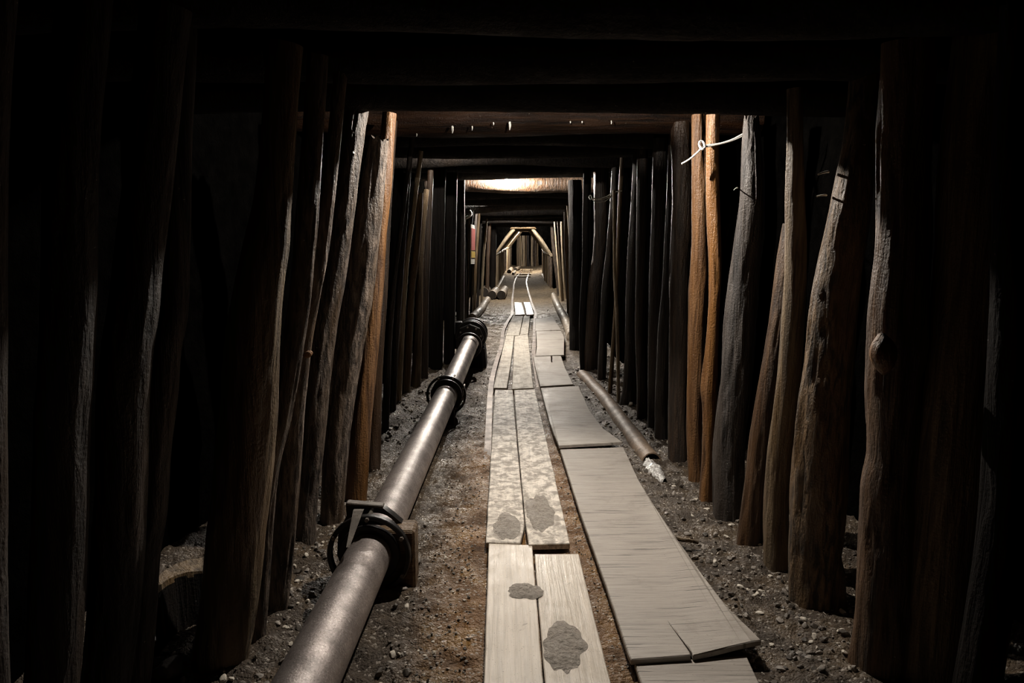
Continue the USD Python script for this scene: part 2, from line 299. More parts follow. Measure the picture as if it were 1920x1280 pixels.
# ------------------------------------------------------------------ the setting
YL = [-1, 3, 4, 6, 8, 13, 19, 23, 25.0]
def wall_x_left(y): return np.interp(y, YL, [-1.65, -1.65, -1.5, -1.32, -1.2, -1.08, -.95, -.80, -.70])
def wall_x_right(y): return np.interp(y, YL, [2.0, 2.0, 1.85, 1.62, 1.40, 1.52, 1.85, 1.95, 1.95])
def axis_x(y): return np.interp(y, [25, 30, 36, 41, 46], [.66, .74, .95, 1.24, 1.50])
HALF = 1.0
def fl_left(y): return np.where(y < 24.8, wall_x_left(y), axis_x(y) - HALF - .08)
def fl_right(y): return np.where(y < 24.8, wall_x_right(y), axis_x(y) + HALF + .08)
def hfloor(x, y):
    x, y = np.broadcast_arrays(np.asarray(x, float), np.asarray(y, float))
    d = np.minimum(x - fl_left(y), fl_right(y) - x)
    bank = .10 * np.clip(1 - d / .75, 0, 1) ** 1.6
    q = np.stack([x * 3, y * 3, x * 0], -1); q2 = np.stack([x * 14, y * 14, x * 0 + 5], -1); q3 = np.stack([x * 40, y * 40, x * 0 + 9], -1)
    track = np.clip((np.abs(x - np.interp(y, [0, 8, 15, 25, 46], [.42, .42, .55, .6, 1.4])) - .52) / .25, 0, 1)
    amp = .35 + .65 * track
    return prof(y) + bank + amp * (.06 * (meshkit.fbm(q, 3, 1) - .5) + .045 * (meshkit.fbm(q2, 3, 2) - .5) + .022 * (meshkit.fbm(q3, 2, 3) - .5))
rows = np.concatenate([[-1.0, 0, .8], 1.5 * np.exp(np.arange(0, 3.45, .0055)), [47.5]])
u = np.linspace(0, 1, 230)
YY, UU = np.meshgrid(rows, u, indexing='ij')
XX = (fl_left(YY) - .15) * (1 - UU) + (fl_right(YY) + .15) * UU
fm = grid(np.stack([XX, YY, hfloor(XX, YY)], -1))
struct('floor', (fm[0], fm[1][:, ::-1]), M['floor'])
def wall(name, xf, y0, y1, z0, z1, flip, ny, nz=26):
    y = np.linspace(y0, y1, ny); z = np.linspace(0, 1, nz); Y, Z = np.meshgrid(y, z, indexing='ij')
    Zw = prof(Y) - .15 + Z * (z1 - (prof(Y) - .15))
    X = xf(Y) + .16 * (meshkit.fbm(np.stack([Y * 1.7, Zw * 1.7, Y * 0 + 3], -1), 4, 8) - .5)
    v, f = grid(np.stack([X, Y, Zw], -1)); struct(name, (v, f if flip else f[:, ::-1]), M['wall'])
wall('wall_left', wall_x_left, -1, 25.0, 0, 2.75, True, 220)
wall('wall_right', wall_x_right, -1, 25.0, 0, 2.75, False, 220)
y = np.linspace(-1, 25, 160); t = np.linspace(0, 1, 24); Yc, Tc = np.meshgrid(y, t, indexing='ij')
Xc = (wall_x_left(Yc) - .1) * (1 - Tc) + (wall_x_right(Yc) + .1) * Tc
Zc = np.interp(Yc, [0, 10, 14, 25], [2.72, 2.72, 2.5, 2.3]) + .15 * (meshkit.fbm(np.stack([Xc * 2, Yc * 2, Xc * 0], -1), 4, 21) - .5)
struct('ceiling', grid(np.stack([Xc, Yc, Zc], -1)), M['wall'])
# the far narrow passage: lower walls, sloping shoulders and flat roof of rock behind its timbers
PLATE, ROOF, RHALF = 1.20, 2.10, .34
def passage_skin(name, prof_pts, flip=False):
    y = np.linspace(24.9, 45.4, 90); k = np.linspace(0, 1, 14)
    pp = np.array(prof_pts); d = np.linspace(0, len(pp) - 1, len(k)); lx = np.interp(d, range(len(pp)), pp[:, 0]); lz = np.interp(d, range(len(pp)), pp[:, 1])
    Y, LX = np.meshgrid(y, lx, indexing='ij'); _, LZ = np.meshgrid(y, lz, indexing='ij')
    P = np.stack([axis_x(Y) + LX, Y, prof(Y) + LZ], -1); P += .05 * (meshkit.fbm(P * 2.5, 3, 4) - .5)[..., None]
    struct(name, grid(P), M['wall'])
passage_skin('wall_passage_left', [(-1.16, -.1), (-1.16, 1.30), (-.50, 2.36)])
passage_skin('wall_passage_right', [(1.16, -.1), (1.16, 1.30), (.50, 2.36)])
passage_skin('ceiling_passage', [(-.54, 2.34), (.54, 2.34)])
ax = float(axis_x(25)); pz = float(prof(25))
face = Polygon([(-1.1, -.6), (2.3, -.6), (2.3, 2.9), (-1.1, 2.9)], [[(ax - 1.03, pz - .2), (ax - 1.03, pz + 1.22), (ax - .40, pz + 2.2), (ax + .40, pz + 2.2), (ax + 1.03, pz + 1.22), (ax + 1.03, pz - .2)]])
fe = trimesh.creation.extrude_polygon(face, .12, engine='earcut')
fe.apply_transform(np.array([[1, 0, 0, 0], [0, 0, 1, 24.88], [0, 1, 0, 0], [0, 0, 0, 1.]])); fe.fix_normals()
struct('wall_passage_mouth', fe, M['wall'], smooth=False)
y0 = 45.35; gx, gz = np.meshgrid(np.linspace(.2, 2.8, 30), np.linspace(-.6, 2.0, 30), indexing='ij')
struct('wall_far', grid(np.stack([gx, y0 + .2 * meshkit.fbm(np.stack([gx * 2, gz * 2, gx * 0], -1), 3, 6), gz], -1)), M['wall'])

def roofz(y): return np.interp(y, [0, 3.6, 5, 9.5, 10.5, 14, 18.5, 24.5], [2.18, 2.18, 2.29, 2.31, 2.24, 2.03, 1.95, 1.84])

# ------------------------------------------------------------------ timber posts (image points from foot to head: x, y, width in pixels)
def post(name, cat, pts, m, label, Y=None, top=None, group=None, rough=.09, fine=.05, jag=0.0, extras=(), seed=None):
    pts = [tuple(map(float, p)) for p in pts]
    if Y is None:
        p0 = at_floor(pts[0][0], pts[0][1], .03); Y = p0[1] + pts[0][2] / 2 * p0[1] / F * .8
    P = np.array([at_y(x, y, Y) for x, y, w in pts]); R = np.array([w / 2 * Y / F for _, _, w in pts])
    seed = len(POSTS) + 1 if seed is None else seed
    # carry the line on below the ground and up to the roof
    d = (P[1] - P[0]) / (P[1, 2] - P[0, 2])
    zf = float(hfloor(P[0, 0], Y)) - .06
    if P[0, 2] > zf: P = np.vstack([P[0] + d * (zf - P[0, 2]), P]); R = np.concatenate([R[:1] * 1.02, R])
    ztop = float(roofz(Y)) + .05 if top is None else top
    if top != 'px' and P[-1, 2] < ztop:
        k = -2 if P[-1, 2] - P[-2, 2] > .15 else -3
        e = (P[-1] - P[k]) / (P[-1, 2] - P[k, 2]); P = np.vstack([P, P[-1] + e * (ztop - P[-1, 2])]); R = np.concatenate([R, R[-1:] * .97])
    elif top != 'px':
        keep = P[:, 2] < ztop; P, R = P[keep], R[keep]
    from scipy.interpolate import PchipInterpolator
    big = R.max() * F / Y * 2
    n = int(np.clip(big * 3, 30, 150)); seg = int(np.clip(big * .8, 10, 44))
    z = np.linspace(P[0, 2], P[-1, 2], n)
    if len(P) > 2:
        C = np.stack([PchipInterpolator(P[:, 2], P[:, 0])(z), np.full(n, Y), z], -1); r = PchipInterpolator(P[:, 2], R)(z)
    else: C = np.stack([np.interp(z, P[:, 2], P[:, 0]), np.full(n, Y), z], -1); r = np.interp(z, P[:, 2], R)
    wob = meshkit.fbm(np.stack([z * 1.1, z * 0 + seed, z * 0], -1), 2, seed) - .5
    C[:, 1] += wob * .10 * np.clip((z - z[0]) / .4, 0, 1)
    mesh = tube(C, r, seg, rough, seed, fine=fine, jag=jag)
    base = C[0].copy()
    if extras:
        t = thing(name, label, cat, base, group); obj('shaft', mesh, M[m], t, smooth=50)
        for nm, em, emat in extras: obj(nm, em(Y) if callable(em) else em, M[emat], t)
        POSTS.append((t, Y)); return t
    o = tag(obj(name, mesh, M[m], smooth=50, base=base), label, cat, group); POSTS.append((o, Y)); return o
POSTS = []
def stub(a, b, r, dy=-.12):
    """a twig or nail sticking out of a post between two image points"""
    return lambda Y: tube(spline([at_y(*a, Y), at_y((a[0] * .5 + b[0] * .5), (a[1] + b[1]) / 2 - 1, Y + dy * .6), at_y(*b, Y + dy)], 8), np.linspace(r, r * .6, 8), 6)

# right wall, from the camera inwards
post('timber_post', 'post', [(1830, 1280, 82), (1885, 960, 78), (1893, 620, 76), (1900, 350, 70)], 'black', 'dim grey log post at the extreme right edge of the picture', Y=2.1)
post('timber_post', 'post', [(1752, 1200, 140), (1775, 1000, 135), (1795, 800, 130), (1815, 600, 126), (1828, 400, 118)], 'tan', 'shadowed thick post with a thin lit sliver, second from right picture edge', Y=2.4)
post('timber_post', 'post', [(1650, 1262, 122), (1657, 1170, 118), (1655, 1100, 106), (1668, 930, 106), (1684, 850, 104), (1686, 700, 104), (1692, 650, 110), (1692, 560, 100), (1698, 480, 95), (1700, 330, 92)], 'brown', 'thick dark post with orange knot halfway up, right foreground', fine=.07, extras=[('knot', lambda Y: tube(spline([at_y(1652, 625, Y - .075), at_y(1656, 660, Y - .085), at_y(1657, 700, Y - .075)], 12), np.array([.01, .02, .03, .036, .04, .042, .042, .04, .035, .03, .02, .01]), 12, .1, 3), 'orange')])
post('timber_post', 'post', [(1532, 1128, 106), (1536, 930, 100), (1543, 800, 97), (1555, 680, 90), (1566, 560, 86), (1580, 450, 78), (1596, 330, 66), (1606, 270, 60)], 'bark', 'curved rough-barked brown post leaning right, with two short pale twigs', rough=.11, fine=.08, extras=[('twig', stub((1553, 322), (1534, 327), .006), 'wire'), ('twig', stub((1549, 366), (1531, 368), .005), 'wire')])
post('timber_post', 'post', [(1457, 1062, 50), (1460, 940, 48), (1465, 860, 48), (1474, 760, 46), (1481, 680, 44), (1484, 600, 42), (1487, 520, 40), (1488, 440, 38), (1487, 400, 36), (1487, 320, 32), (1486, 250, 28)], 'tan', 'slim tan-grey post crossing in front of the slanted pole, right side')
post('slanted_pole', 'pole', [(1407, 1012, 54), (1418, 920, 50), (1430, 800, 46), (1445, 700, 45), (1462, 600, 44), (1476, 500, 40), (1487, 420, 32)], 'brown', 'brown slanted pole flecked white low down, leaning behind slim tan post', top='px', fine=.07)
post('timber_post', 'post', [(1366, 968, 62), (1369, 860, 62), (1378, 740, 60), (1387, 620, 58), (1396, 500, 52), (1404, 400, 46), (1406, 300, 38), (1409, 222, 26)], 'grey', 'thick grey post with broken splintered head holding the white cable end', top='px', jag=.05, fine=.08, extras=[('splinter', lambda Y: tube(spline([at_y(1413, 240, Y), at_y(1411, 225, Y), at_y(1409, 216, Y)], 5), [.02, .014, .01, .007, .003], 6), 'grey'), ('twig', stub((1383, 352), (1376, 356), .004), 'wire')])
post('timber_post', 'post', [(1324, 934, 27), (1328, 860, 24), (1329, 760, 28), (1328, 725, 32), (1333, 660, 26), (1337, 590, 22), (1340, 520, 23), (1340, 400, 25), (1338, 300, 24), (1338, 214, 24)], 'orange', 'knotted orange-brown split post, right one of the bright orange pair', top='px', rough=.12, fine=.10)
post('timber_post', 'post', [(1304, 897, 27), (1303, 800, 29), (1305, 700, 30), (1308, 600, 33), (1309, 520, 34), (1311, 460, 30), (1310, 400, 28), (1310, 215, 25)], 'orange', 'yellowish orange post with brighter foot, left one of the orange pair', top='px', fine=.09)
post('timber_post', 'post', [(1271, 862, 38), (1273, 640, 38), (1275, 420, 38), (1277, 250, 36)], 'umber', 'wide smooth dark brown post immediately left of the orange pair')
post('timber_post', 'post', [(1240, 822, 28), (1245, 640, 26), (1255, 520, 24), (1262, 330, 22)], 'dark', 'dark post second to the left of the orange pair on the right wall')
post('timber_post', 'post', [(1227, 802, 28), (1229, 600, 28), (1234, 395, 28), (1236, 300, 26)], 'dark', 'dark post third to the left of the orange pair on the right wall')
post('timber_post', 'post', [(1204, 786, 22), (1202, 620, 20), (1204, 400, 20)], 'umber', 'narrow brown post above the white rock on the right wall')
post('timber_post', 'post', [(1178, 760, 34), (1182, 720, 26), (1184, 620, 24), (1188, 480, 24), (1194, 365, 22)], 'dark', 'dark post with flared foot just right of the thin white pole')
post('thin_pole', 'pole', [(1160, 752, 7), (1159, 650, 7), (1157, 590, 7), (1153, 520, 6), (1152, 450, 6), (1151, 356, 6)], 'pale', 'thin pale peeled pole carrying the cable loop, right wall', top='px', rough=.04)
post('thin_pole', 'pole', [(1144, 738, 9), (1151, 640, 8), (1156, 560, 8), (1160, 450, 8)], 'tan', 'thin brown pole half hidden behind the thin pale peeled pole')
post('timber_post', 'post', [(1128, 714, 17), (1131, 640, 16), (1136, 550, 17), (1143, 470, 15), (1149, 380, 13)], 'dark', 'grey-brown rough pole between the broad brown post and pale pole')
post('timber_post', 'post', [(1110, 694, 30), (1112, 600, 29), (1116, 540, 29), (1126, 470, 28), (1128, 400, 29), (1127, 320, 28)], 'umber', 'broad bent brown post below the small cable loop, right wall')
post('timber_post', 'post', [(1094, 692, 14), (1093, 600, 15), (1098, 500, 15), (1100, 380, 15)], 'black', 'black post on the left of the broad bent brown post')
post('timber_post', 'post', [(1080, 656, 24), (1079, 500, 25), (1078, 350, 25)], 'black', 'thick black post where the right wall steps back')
far_r = [((1061, 562), (1056, 500), (1053, 415), (1049, 397), 5, 'pale'), ((1070, 600), (1067, 520), (1063, 450), (1063, 400), 9, 'tan'), ((1075, 608), (1074, 560), (1072, 500), (1068, 440), 6, 'pale'),
         ((1049, 556), (1045, 520), (1039, 470), (1035, 425), 8, 'rough'), ((1051, 560), (1049, 530), (1044, 470), (1041, 432), 4, 'pale'), ((1055, 566), (1053, 530), (1050, 470), (1048, 440), 5, 'tan'), ((1066, 590), (1063, 520), (1061, 470), (1059, 410), 6, 'dark')]
lab_r = ['pale thin pole with forked head, far right wall beyond the black post', 'tan post, tallest of the far right cluster beyond the black post', 'pale bowed pole, outermost right of the far right cluster',
         'rough post nearest the passage mouth on the far right wall', 'pale sliver-thin pole beside the rough post near passage mouth', 'tan pole third from the passage mouth on the far right wall', 'dark post behind the tan post in the far right cluster']
for (a, b, c, d, w, m), l in zip(far_r, lab_r):
    post('thin_pole' if w < 7 else 'timber_post', 'pole' if w < 7 else 'post', [(*a, w), (*b, w), (*c, w), (*d, w * .8)], m, l)

# left wall, from the camera inwards
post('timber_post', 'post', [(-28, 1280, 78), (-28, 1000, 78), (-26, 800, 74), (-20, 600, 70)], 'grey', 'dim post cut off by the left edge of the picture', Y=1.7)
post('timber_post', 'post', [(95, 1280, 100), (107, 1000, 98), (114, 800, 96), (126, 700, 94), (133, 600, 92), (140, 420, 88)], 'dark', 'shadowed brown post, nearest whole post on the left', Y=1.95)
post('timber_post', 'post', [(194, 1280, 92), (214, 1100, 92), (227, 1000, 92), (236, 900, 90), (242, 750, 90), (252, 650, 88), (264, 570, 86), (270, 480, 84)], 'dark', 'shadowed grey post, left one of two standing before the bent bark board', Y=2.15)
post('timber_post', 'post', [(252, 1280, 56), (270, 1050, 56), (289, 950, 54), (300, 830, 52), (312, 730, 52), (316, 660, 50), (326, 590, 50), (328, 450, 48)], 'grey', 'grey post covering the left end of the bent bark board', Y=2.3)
post('timber_post', 'post', [(400, 1290, 108), (433, 1100, 110), (442, 1000, 110), (453, 920, 108), (464, 800, 106), (476, 650, 98), (490, 540, 88), (505, 450, 80), (514, 380, 68), (525, 250, 62)], 'tan', 'thickest dark post of the left wall with a tan lit right edge', Y=2.56)
post('timber_post', 'post', [(472, 1190, 52), (490, 1000, 44), (502, 900, 42), (513, 840, 42), (524, 800, 42), (535, 750, 40), (550, 660, 40), (564, 560, 40), (574, 450, 40), (583, 330, 38)], 'rough', 'rough grey-brown post right behind the thickest left post', fine=.08)
post('timber_post', 'post', [(513, 1144, 56), (530, 1000, 48), (548, 850, 40), (556, 760, 38), (565, 690, 34), (576, 620, 30), (590, 540, 30), (602, 470, 30), (612, 390, 27), (624, 290, 24)], 'rough', 'slender grey post with a stump scar, third from thickest left post', extras=[('scar', lambda Y: tube(spline([at_y(573, 668, Y - .05), at_y(578, 664, Y - .06), at_y(584, 660, Y - .05)], 6), [.008, .012, .014, .014, .012, .008], 8), 'orange')])
post('timber_post', 'post', [(567, 1012, 52), (571, 950, 48), (582, 850, 50), (596, 700, 52), (608, 600, 52), (622, 520, 54), (640, 400, 52), (656, 290, 46)], 'rough', 'speckled rough grey post with brightly lit upper half, left wall', fine=.08, extras=[('twig', stub((665, 290), (661, 285), .006), 'wire')])
post('timber_post', 'post', [(622, 978, 44), (625, 900, 46), (632, 800, 50), (641, 720, 54), (649, 665, 58), (663, 600, 58), (676, 520, 54), (690, 420, 48), (700, 340, 42), (712, 262, 34)], 'rough', 'pitted bark post with a bulge, tallest lit head on left wall', top='px', jag=.03, fine=.09, rough=.11)
post('timber_post', 'post', [(668, 934, 42), (678, 800, 38), (689, 680, 36), (700, 560, 34), (709, 450, 32), (720, 350, 30), (726, 270, 26)], 'orange', 'orange-brown split post leaning behind the pitted bark post, left wall')
left_far = [
    ([(701, 884, 24), (705, 700, 22), (714, 560, 20), (722, 430, 18)], 'umber', 'dark brown post just right of the orange split post, left wall'),
    ([(722, 806, 15), (728, 640, 12), (737, 540, 10), (746, 470, 9)], 'dark', 'thin grey pole, first of the fan of thin poles on left wall'),
    ([(733, 775, 20), (741, 640, 15), (749, 540, 12), (758, 430, 10)], 'dark', 'thin grey pole, second of the fan of thin poles on left wall'),
    ([(743, 756, 18), (751, 650, 14), (757, 560, 12), (764, 470, 11), (774, 395, 9)], 'pale', 'bright pale pole with splintery lit head, left wall fan'),
    ([(759, 742, 18), (766, 640, 15), (772, 540, 13), (778, 490, 13), (784, 430, 12), (788, 362, 11)], 'tan', 'tan pole with a kink, left one of the two tall fan poles'),
    ([(779, 728, 20), (785, 600, 15), (788, 490, 13), (793, 420, 12), (799, 355, 11)], 'tan', 'tan pole, right one of the two tall fan poles, left wall'),
    ([(794, 712, 18), (796, 600, 15), (800, 480, 13), (805, 365, 12)], 'umber', 'brown pole closing the fan of poles before the black timbers')]
for p, m, l in left_far: post('thin_pole', 'pole', p, m, l, top='px' if p[-1][1] in (355, 362) else None)
def square_post(pts, w, d, label, m='black'):
    p0 = at_floor(*pts[0], .0); Y = p0[1] + d / 2; a, b = at_y(*pts[0], Y), at_y(*pts[-1], Y)
    z0, z1 = p0[2] - .06, float(roofz(Y)) + .05; e = (b - a) / (b[2] - a[2])
    bm = box((0, 0, (z1 - z0) / 2), (w, d, z1 - z0), bev=.012); bm.vertices[:, 0] += bm.vertices[:, 2] * e[0]
    bm.apply_translation(a + e * (z0 - a[2])); tag(obj('square_timber', bm, M[m], smooth=False), label, 'post')
square_post([(814, 697), (820, 360)], .19, .16, 'black square timber right after the fan of thin poles, left wall')
square_post([(842, 688), (846, 400)], .13, .15, 'black square timber with a thin lit edge, behind the pipe valve')
square_post([(863, 668), (864, 400)], .10, .14, 'black square timber nearest the hanging sign, left wall', 'dark')
far_l = [([(872, 604, 8), (871, 520, 8), (870, 470, 7)], 'dark', 'dark post with one thin lit edge just left of the hanging sign'),
         ([(876, 598, 5), (877, 560, 5), (878, 505, 4)], 'rough', 'rough thin grey pole low under the hanging sign'),
         ([(883, 594, 5), (885, 540, 5), (889, 470, 5)], 'grey', 'grey pole directly beneath the hanging sign'),
         ([(889, 588, 6), (892, 500, 6), (898, 405, 5)], 'tan', 'tan pole touching the right side of the hanging sign'),
         ([(895, 580, 5), (898, 500, 5), (902, 420, 5)], 'dark', 'dark thin pole second to the right of the hanging sign'),
         ([(903, 568, 5), (906, 490, 5), (911, 432, 4)], 'pale', 'pale thin pole behind the single cut log, far left wall'),
         ([(913, 556, 8), (914, 500, 8), (917, 430, 7)], 'brown', 'brown post between the cut logs and the passage mouth'),
         ([(922, 552, 12), (924, 500, 12), (925, 420, 11)], 'black', 'black thick post at the left jamb of the passage mouth')]
for p, m, l in far_l: post('thin_pole' if p[0][2] < 7 else 'timber_post', 'pole' if p[0][2] < 7 else 'post', p, m, l)

# ------------------------------------------------------------------ roof beams
def beam(Y, r, z=None, m='beam', label='', dz=(0, 0), x0=None, x1=None, extras=()):
    z = float(roofz(Y)) if z is None else z
    x0 = float(wall_x_left(Y)) + .02 if x0 is None else x0; x1 = float(wall_x_right(Y)) - .02 if x1 is None else x1
    n = 60; t = np.linspace(0, 1, n); C = np.stack([x0 + (x1 - x0) * t, np.full(n, Y) + .03 * np.sin(t * 5 + Y), z + r + dz[0] * (1 - t) + dz[1] * t + .012 * np.sin(t * 7 + Y * 3)], -1)
    mesh = tube(C, r * (1 + .05 * np.sin(t * 9 + Y)), 22, .06, int(Y * 10), fine=.04)
    if extras:
        th = thing('roof_beam', label, 'beam', C[n // 2]); obj('beam_log', mesh, M[m], th)
        for nm, em, emat in extras: obj(nm, em, M[emat], th)
        return th
    return tag(obj('roof_beam', mesh, M[m], smooth=50), label, 'beam')
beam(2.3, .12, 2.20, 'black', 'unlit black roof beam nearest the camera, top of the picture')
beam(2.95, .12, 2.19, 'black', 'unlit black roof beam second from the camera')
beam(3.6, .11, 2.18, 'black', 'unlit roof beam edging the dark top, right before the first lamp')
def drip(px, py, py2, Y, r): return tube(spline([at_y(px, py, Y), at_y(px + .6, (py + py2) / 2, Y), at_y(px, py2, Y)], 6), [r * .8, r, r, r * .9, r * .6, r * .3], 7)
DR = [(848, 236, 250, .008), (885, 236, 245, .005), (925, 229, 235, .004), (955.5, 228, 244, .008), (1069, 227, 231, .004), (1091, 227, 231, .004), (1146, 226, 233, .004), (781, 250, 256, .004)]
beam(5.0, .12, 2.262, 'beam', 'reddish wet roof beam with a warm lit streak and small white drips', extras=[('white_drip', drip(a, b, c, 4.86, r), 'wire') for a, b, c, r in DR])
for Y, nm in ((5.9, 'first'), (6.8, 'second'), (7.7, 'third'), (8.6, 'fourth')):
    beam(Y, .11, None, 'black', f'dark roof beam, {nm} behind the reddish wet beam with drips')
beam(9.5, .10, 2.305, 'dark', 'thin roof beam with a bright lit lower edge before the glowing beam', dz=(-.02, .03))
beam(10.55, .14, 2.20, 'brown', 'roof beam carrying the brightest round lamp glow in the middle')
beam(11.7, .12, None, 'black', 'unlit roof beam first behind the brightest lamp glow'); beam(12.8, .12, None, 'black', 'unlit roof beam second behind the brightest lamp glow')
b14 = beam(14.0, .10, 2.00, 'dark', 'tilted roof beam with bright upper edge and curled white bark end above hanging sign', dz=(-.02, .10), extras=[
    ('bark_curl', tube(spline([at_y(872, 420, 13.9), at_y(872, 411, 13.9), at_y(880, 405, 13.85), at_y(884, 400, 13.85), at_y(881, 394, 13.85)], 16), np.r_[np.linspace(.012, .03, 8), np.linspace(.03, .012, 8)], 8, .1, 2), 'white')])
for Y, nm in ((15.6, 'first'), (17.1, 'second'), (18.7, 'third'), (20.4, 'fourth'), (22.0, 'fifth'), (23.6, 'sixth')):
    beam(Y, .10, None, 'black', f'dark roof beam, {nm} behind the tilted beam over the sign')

# ------------------------------------------------------------------ lining of the far narrow passage
rp = random.Random(5)
ORD = ['first', 'second', 'third', 'fourth', 'fifth', 'sixth', 'seventh', 'eighth', 'ninth', 'tenth', 'eleventh', 'twelfth'] + [f'{n}th' for n in range(13, 60)]
PL, PR = 'lining pole in the left wall of the far narrow passage', 'lining pole in the right wall of the far narrow passage'
RL, RR = 'sloping rafter pole on the left shoulder of the far passage', 'sloping rafter pole on the right shoulder of the far passage'
def loc(lx, y, lz): return np.array([float(axis_x(y)) + lx, y, float(prof(y)) + lz])
for side, lp, lr in ((-1, PL, RL), (1, PR, RR)):
    g1, g2 = ('left passage lining poles', 'left passage rafters') if side < 0 else ('right passage lining poles', 'right passage rafters')
    y = 25.15; k = 0
    while y < 44.6:
        m = rp.choice(['pale', 'pale', 'tan', 'rough']); r = rp.uniform(.045, .075)
        h = PLATE - .02
        P = spline([loc(side * (HALF + .0 + rp.uniform(-.02, .03)), y, -.08), loc(side * (HALF - .01), y + rp.uniform(-.03, .03), h * .5), loc(side * (HALF - .02), y + rp.uniform(-.08, .08), h)], 10)
        tag(obj('lining_pole', tube(P, np.linspace(r, r * .85, 10), 9, .08, k), M[m]), f'{lp}, {ORD[k]} from its mouth', 'pole', g1)
        if True:
            r2 = rp.uniform(.05, .075)
            P = spline([loc(side * (HALF - .03), y + .05, PLATE + .12), loc(side * ((HALF + RHALF) / 2), y + .05, (PLATE + ROOF) / 2 + .06), loc(side * (RHALF - .02), y + .05, ROOF + .02)], 10)
            tag(obj('rafter_pole', tube(P, np.linspace(r2, r2 * .9, 10), 9, .08, k + 50), M[rp.choice(['pale', 'tan', 'pale'])]), f'{lr}, {ORD[k]} from its mouth', 'pole', g2)
        y += rp.uniform(.50, .85) * (1 if y < 34 else 1.5); k += 1
    for i, (ya, yb) in enumerate(((24.95, 29.4), (29.5, 34.2), (34.3, 39.3), (39.4, 44.4))):
        P = spline([loc(side * (HALF - .03), yy, PLATE + .05 + .03 * math.sin(yy * 3)) for yy in np.linspace(ya, yb, 5)], 20)
        nm = ['nearest', 'second', 'third', 'farthest'][i]
        tag(obj('wall_plate', tube(P, .06, 10, .06, i), M['pale']), f"{nm} pale wall plate log on the {'left' if side < 0 else 'right'} side of the far passage", 'log')
for i, y in enumerate((25.1, 26.9, 28.9, 31.2, 33.8, 36.6, 39.8, 43.0)):
    P = spline([loc(-RHALF - .12, y, ROOF + .08), loc(0, y, ROOF + .09), loc(RHALF + .12, y, ROOF + .08)], 12)
    nm = ['first', 'second', 'third', 'fourth', 'fifth', 'sixth', 'seventh', 'eighth'][i]
    tag(obj('roof_beam', tube(P, .07, 12, .06, i + 3), M['tan']), f'short roof beam of the far narrow passage, {nm} from its mouth', 'beam')
# end wall of upright poles
for k in range(15):
    px = 969.5 + k * 2.85 + rp.uniform(-.5, .5); Y = 45.0
    a, b = at_y(px, 499.5, Y), at_y(px + rp.uniform(-1.5, 1.5), 441, Y); a[2] = float(prof(Y)) - .05; b[2] = 1.55
    m = rp.choice(['tan', 'pale', 'rough', 'grey'])
    tag(obj('end_pole', tube(spline([a, (a + b) / 2 + [rp.uniform(-.03, .03), 0, 0], b], 10), rp.uniform(.028, .048), 9, .08, k), M[m]), f'upright pole in the end wall of the far passage, {ORD[k]} from the left', 'pole', 'end wall poles')
pl = at_y(972, 499, 44.8); bm = box((pl[0], 44.75, .55), (.19, .05, 1.8), bev=.01); tag(obj('end_board', bm, M['tan'], smooth=False), 'wide tan upright board at left of the passage end wall', 'board')

# ------------------------------------------------------------------ rails, planks, boards
def rail(pts, label, sink, y1, y2):
    P = np.array([at_floor(x, y, .02) for x, y in pts]); P = P[np.argsort(P[:, 1])]
    C = spline(P, 120); C[:, 2] = prof(C[:, 1]) + np.interp(C[:, 1], [y1, y2], [-sink, 0.0])
    sec = np.array([(-.045, -.05), (.045, -.05), (.045, -.04), (.01, -.03), (.01, .015), (.026, .02), (.026, .040), (-.026, .040), (-.026, .02), (-.01, .015), (-.01, -.03), (-.045, -.04)])
    T = np.gradient(C, axis=0); T[:, 2] = 0; T /= np.linalg.norm(T, axis=1, keepdims=True); N = np.stack([T[:, 1], -T[:, 0], T[:, 0] * 0], -1)
    Q = C[:, None] + N[:, None] * sec[None, :, 0:1] + np.array([0, 0, 1.]) * sec[None, :, 1:2]
    Q = np.concatenate([Q, Q[:, :1]], 1); v, f = grid(Q); tag(obj('rail', (v, f), M['rail'], smooth=20), label, 'rail')
rail([(890, 1330), (900, 1180), (908, 1000), (914, 850), (920, 730), (928, 690), (940, 650), (943, 625), (951, 605), (960, 589), (960.5, 565), (962.5, 545), (964, 532), (967, 523), (970, 518), (976, 512), (979, 506), (979.5, 503)], 'rusty narrow rail running along the left of the planks', .065, 3.9, 6.5)
rail([(1180, 1330), (1150, 1180), (1104, 1000), (1056, 850), (1012, 730), (1001, 675), (1001.5, 650), (1002, 620), (1003, 600), (1004, 588), (999, 575), (993, 556), (989, 540), (987, 530), (988, 523), (990, 517), (992.5, 510), (995, 506), (996, 503)], 'rusty narrow rail running along the right of the planks', .075, 6.6, 8.4)
for i, py in enumerate((519, 514.5, 509.5, 505.5)):
    x0 = np.interp(py, [503, 512, 519], [980, 976, 969]); x1 = np.interp(py, [503, 512, 519], [996, 992, 989.5]); a, b = at_floor(x0, py, .02), at_floor(x1, py, .02)
    bm = box((a + b) / 2 + [0, 0, .012], (abs(b[0] - a[0]) + .25, .16, .06), bev=.008); tag(obj('sleeper', bm, M['pale'], smooth=False), f"pale wooden sleeper under the far rails, {['nearest', 'second nearest', 'third nearest', 'farthest'][i]} of four", 'sleeper')

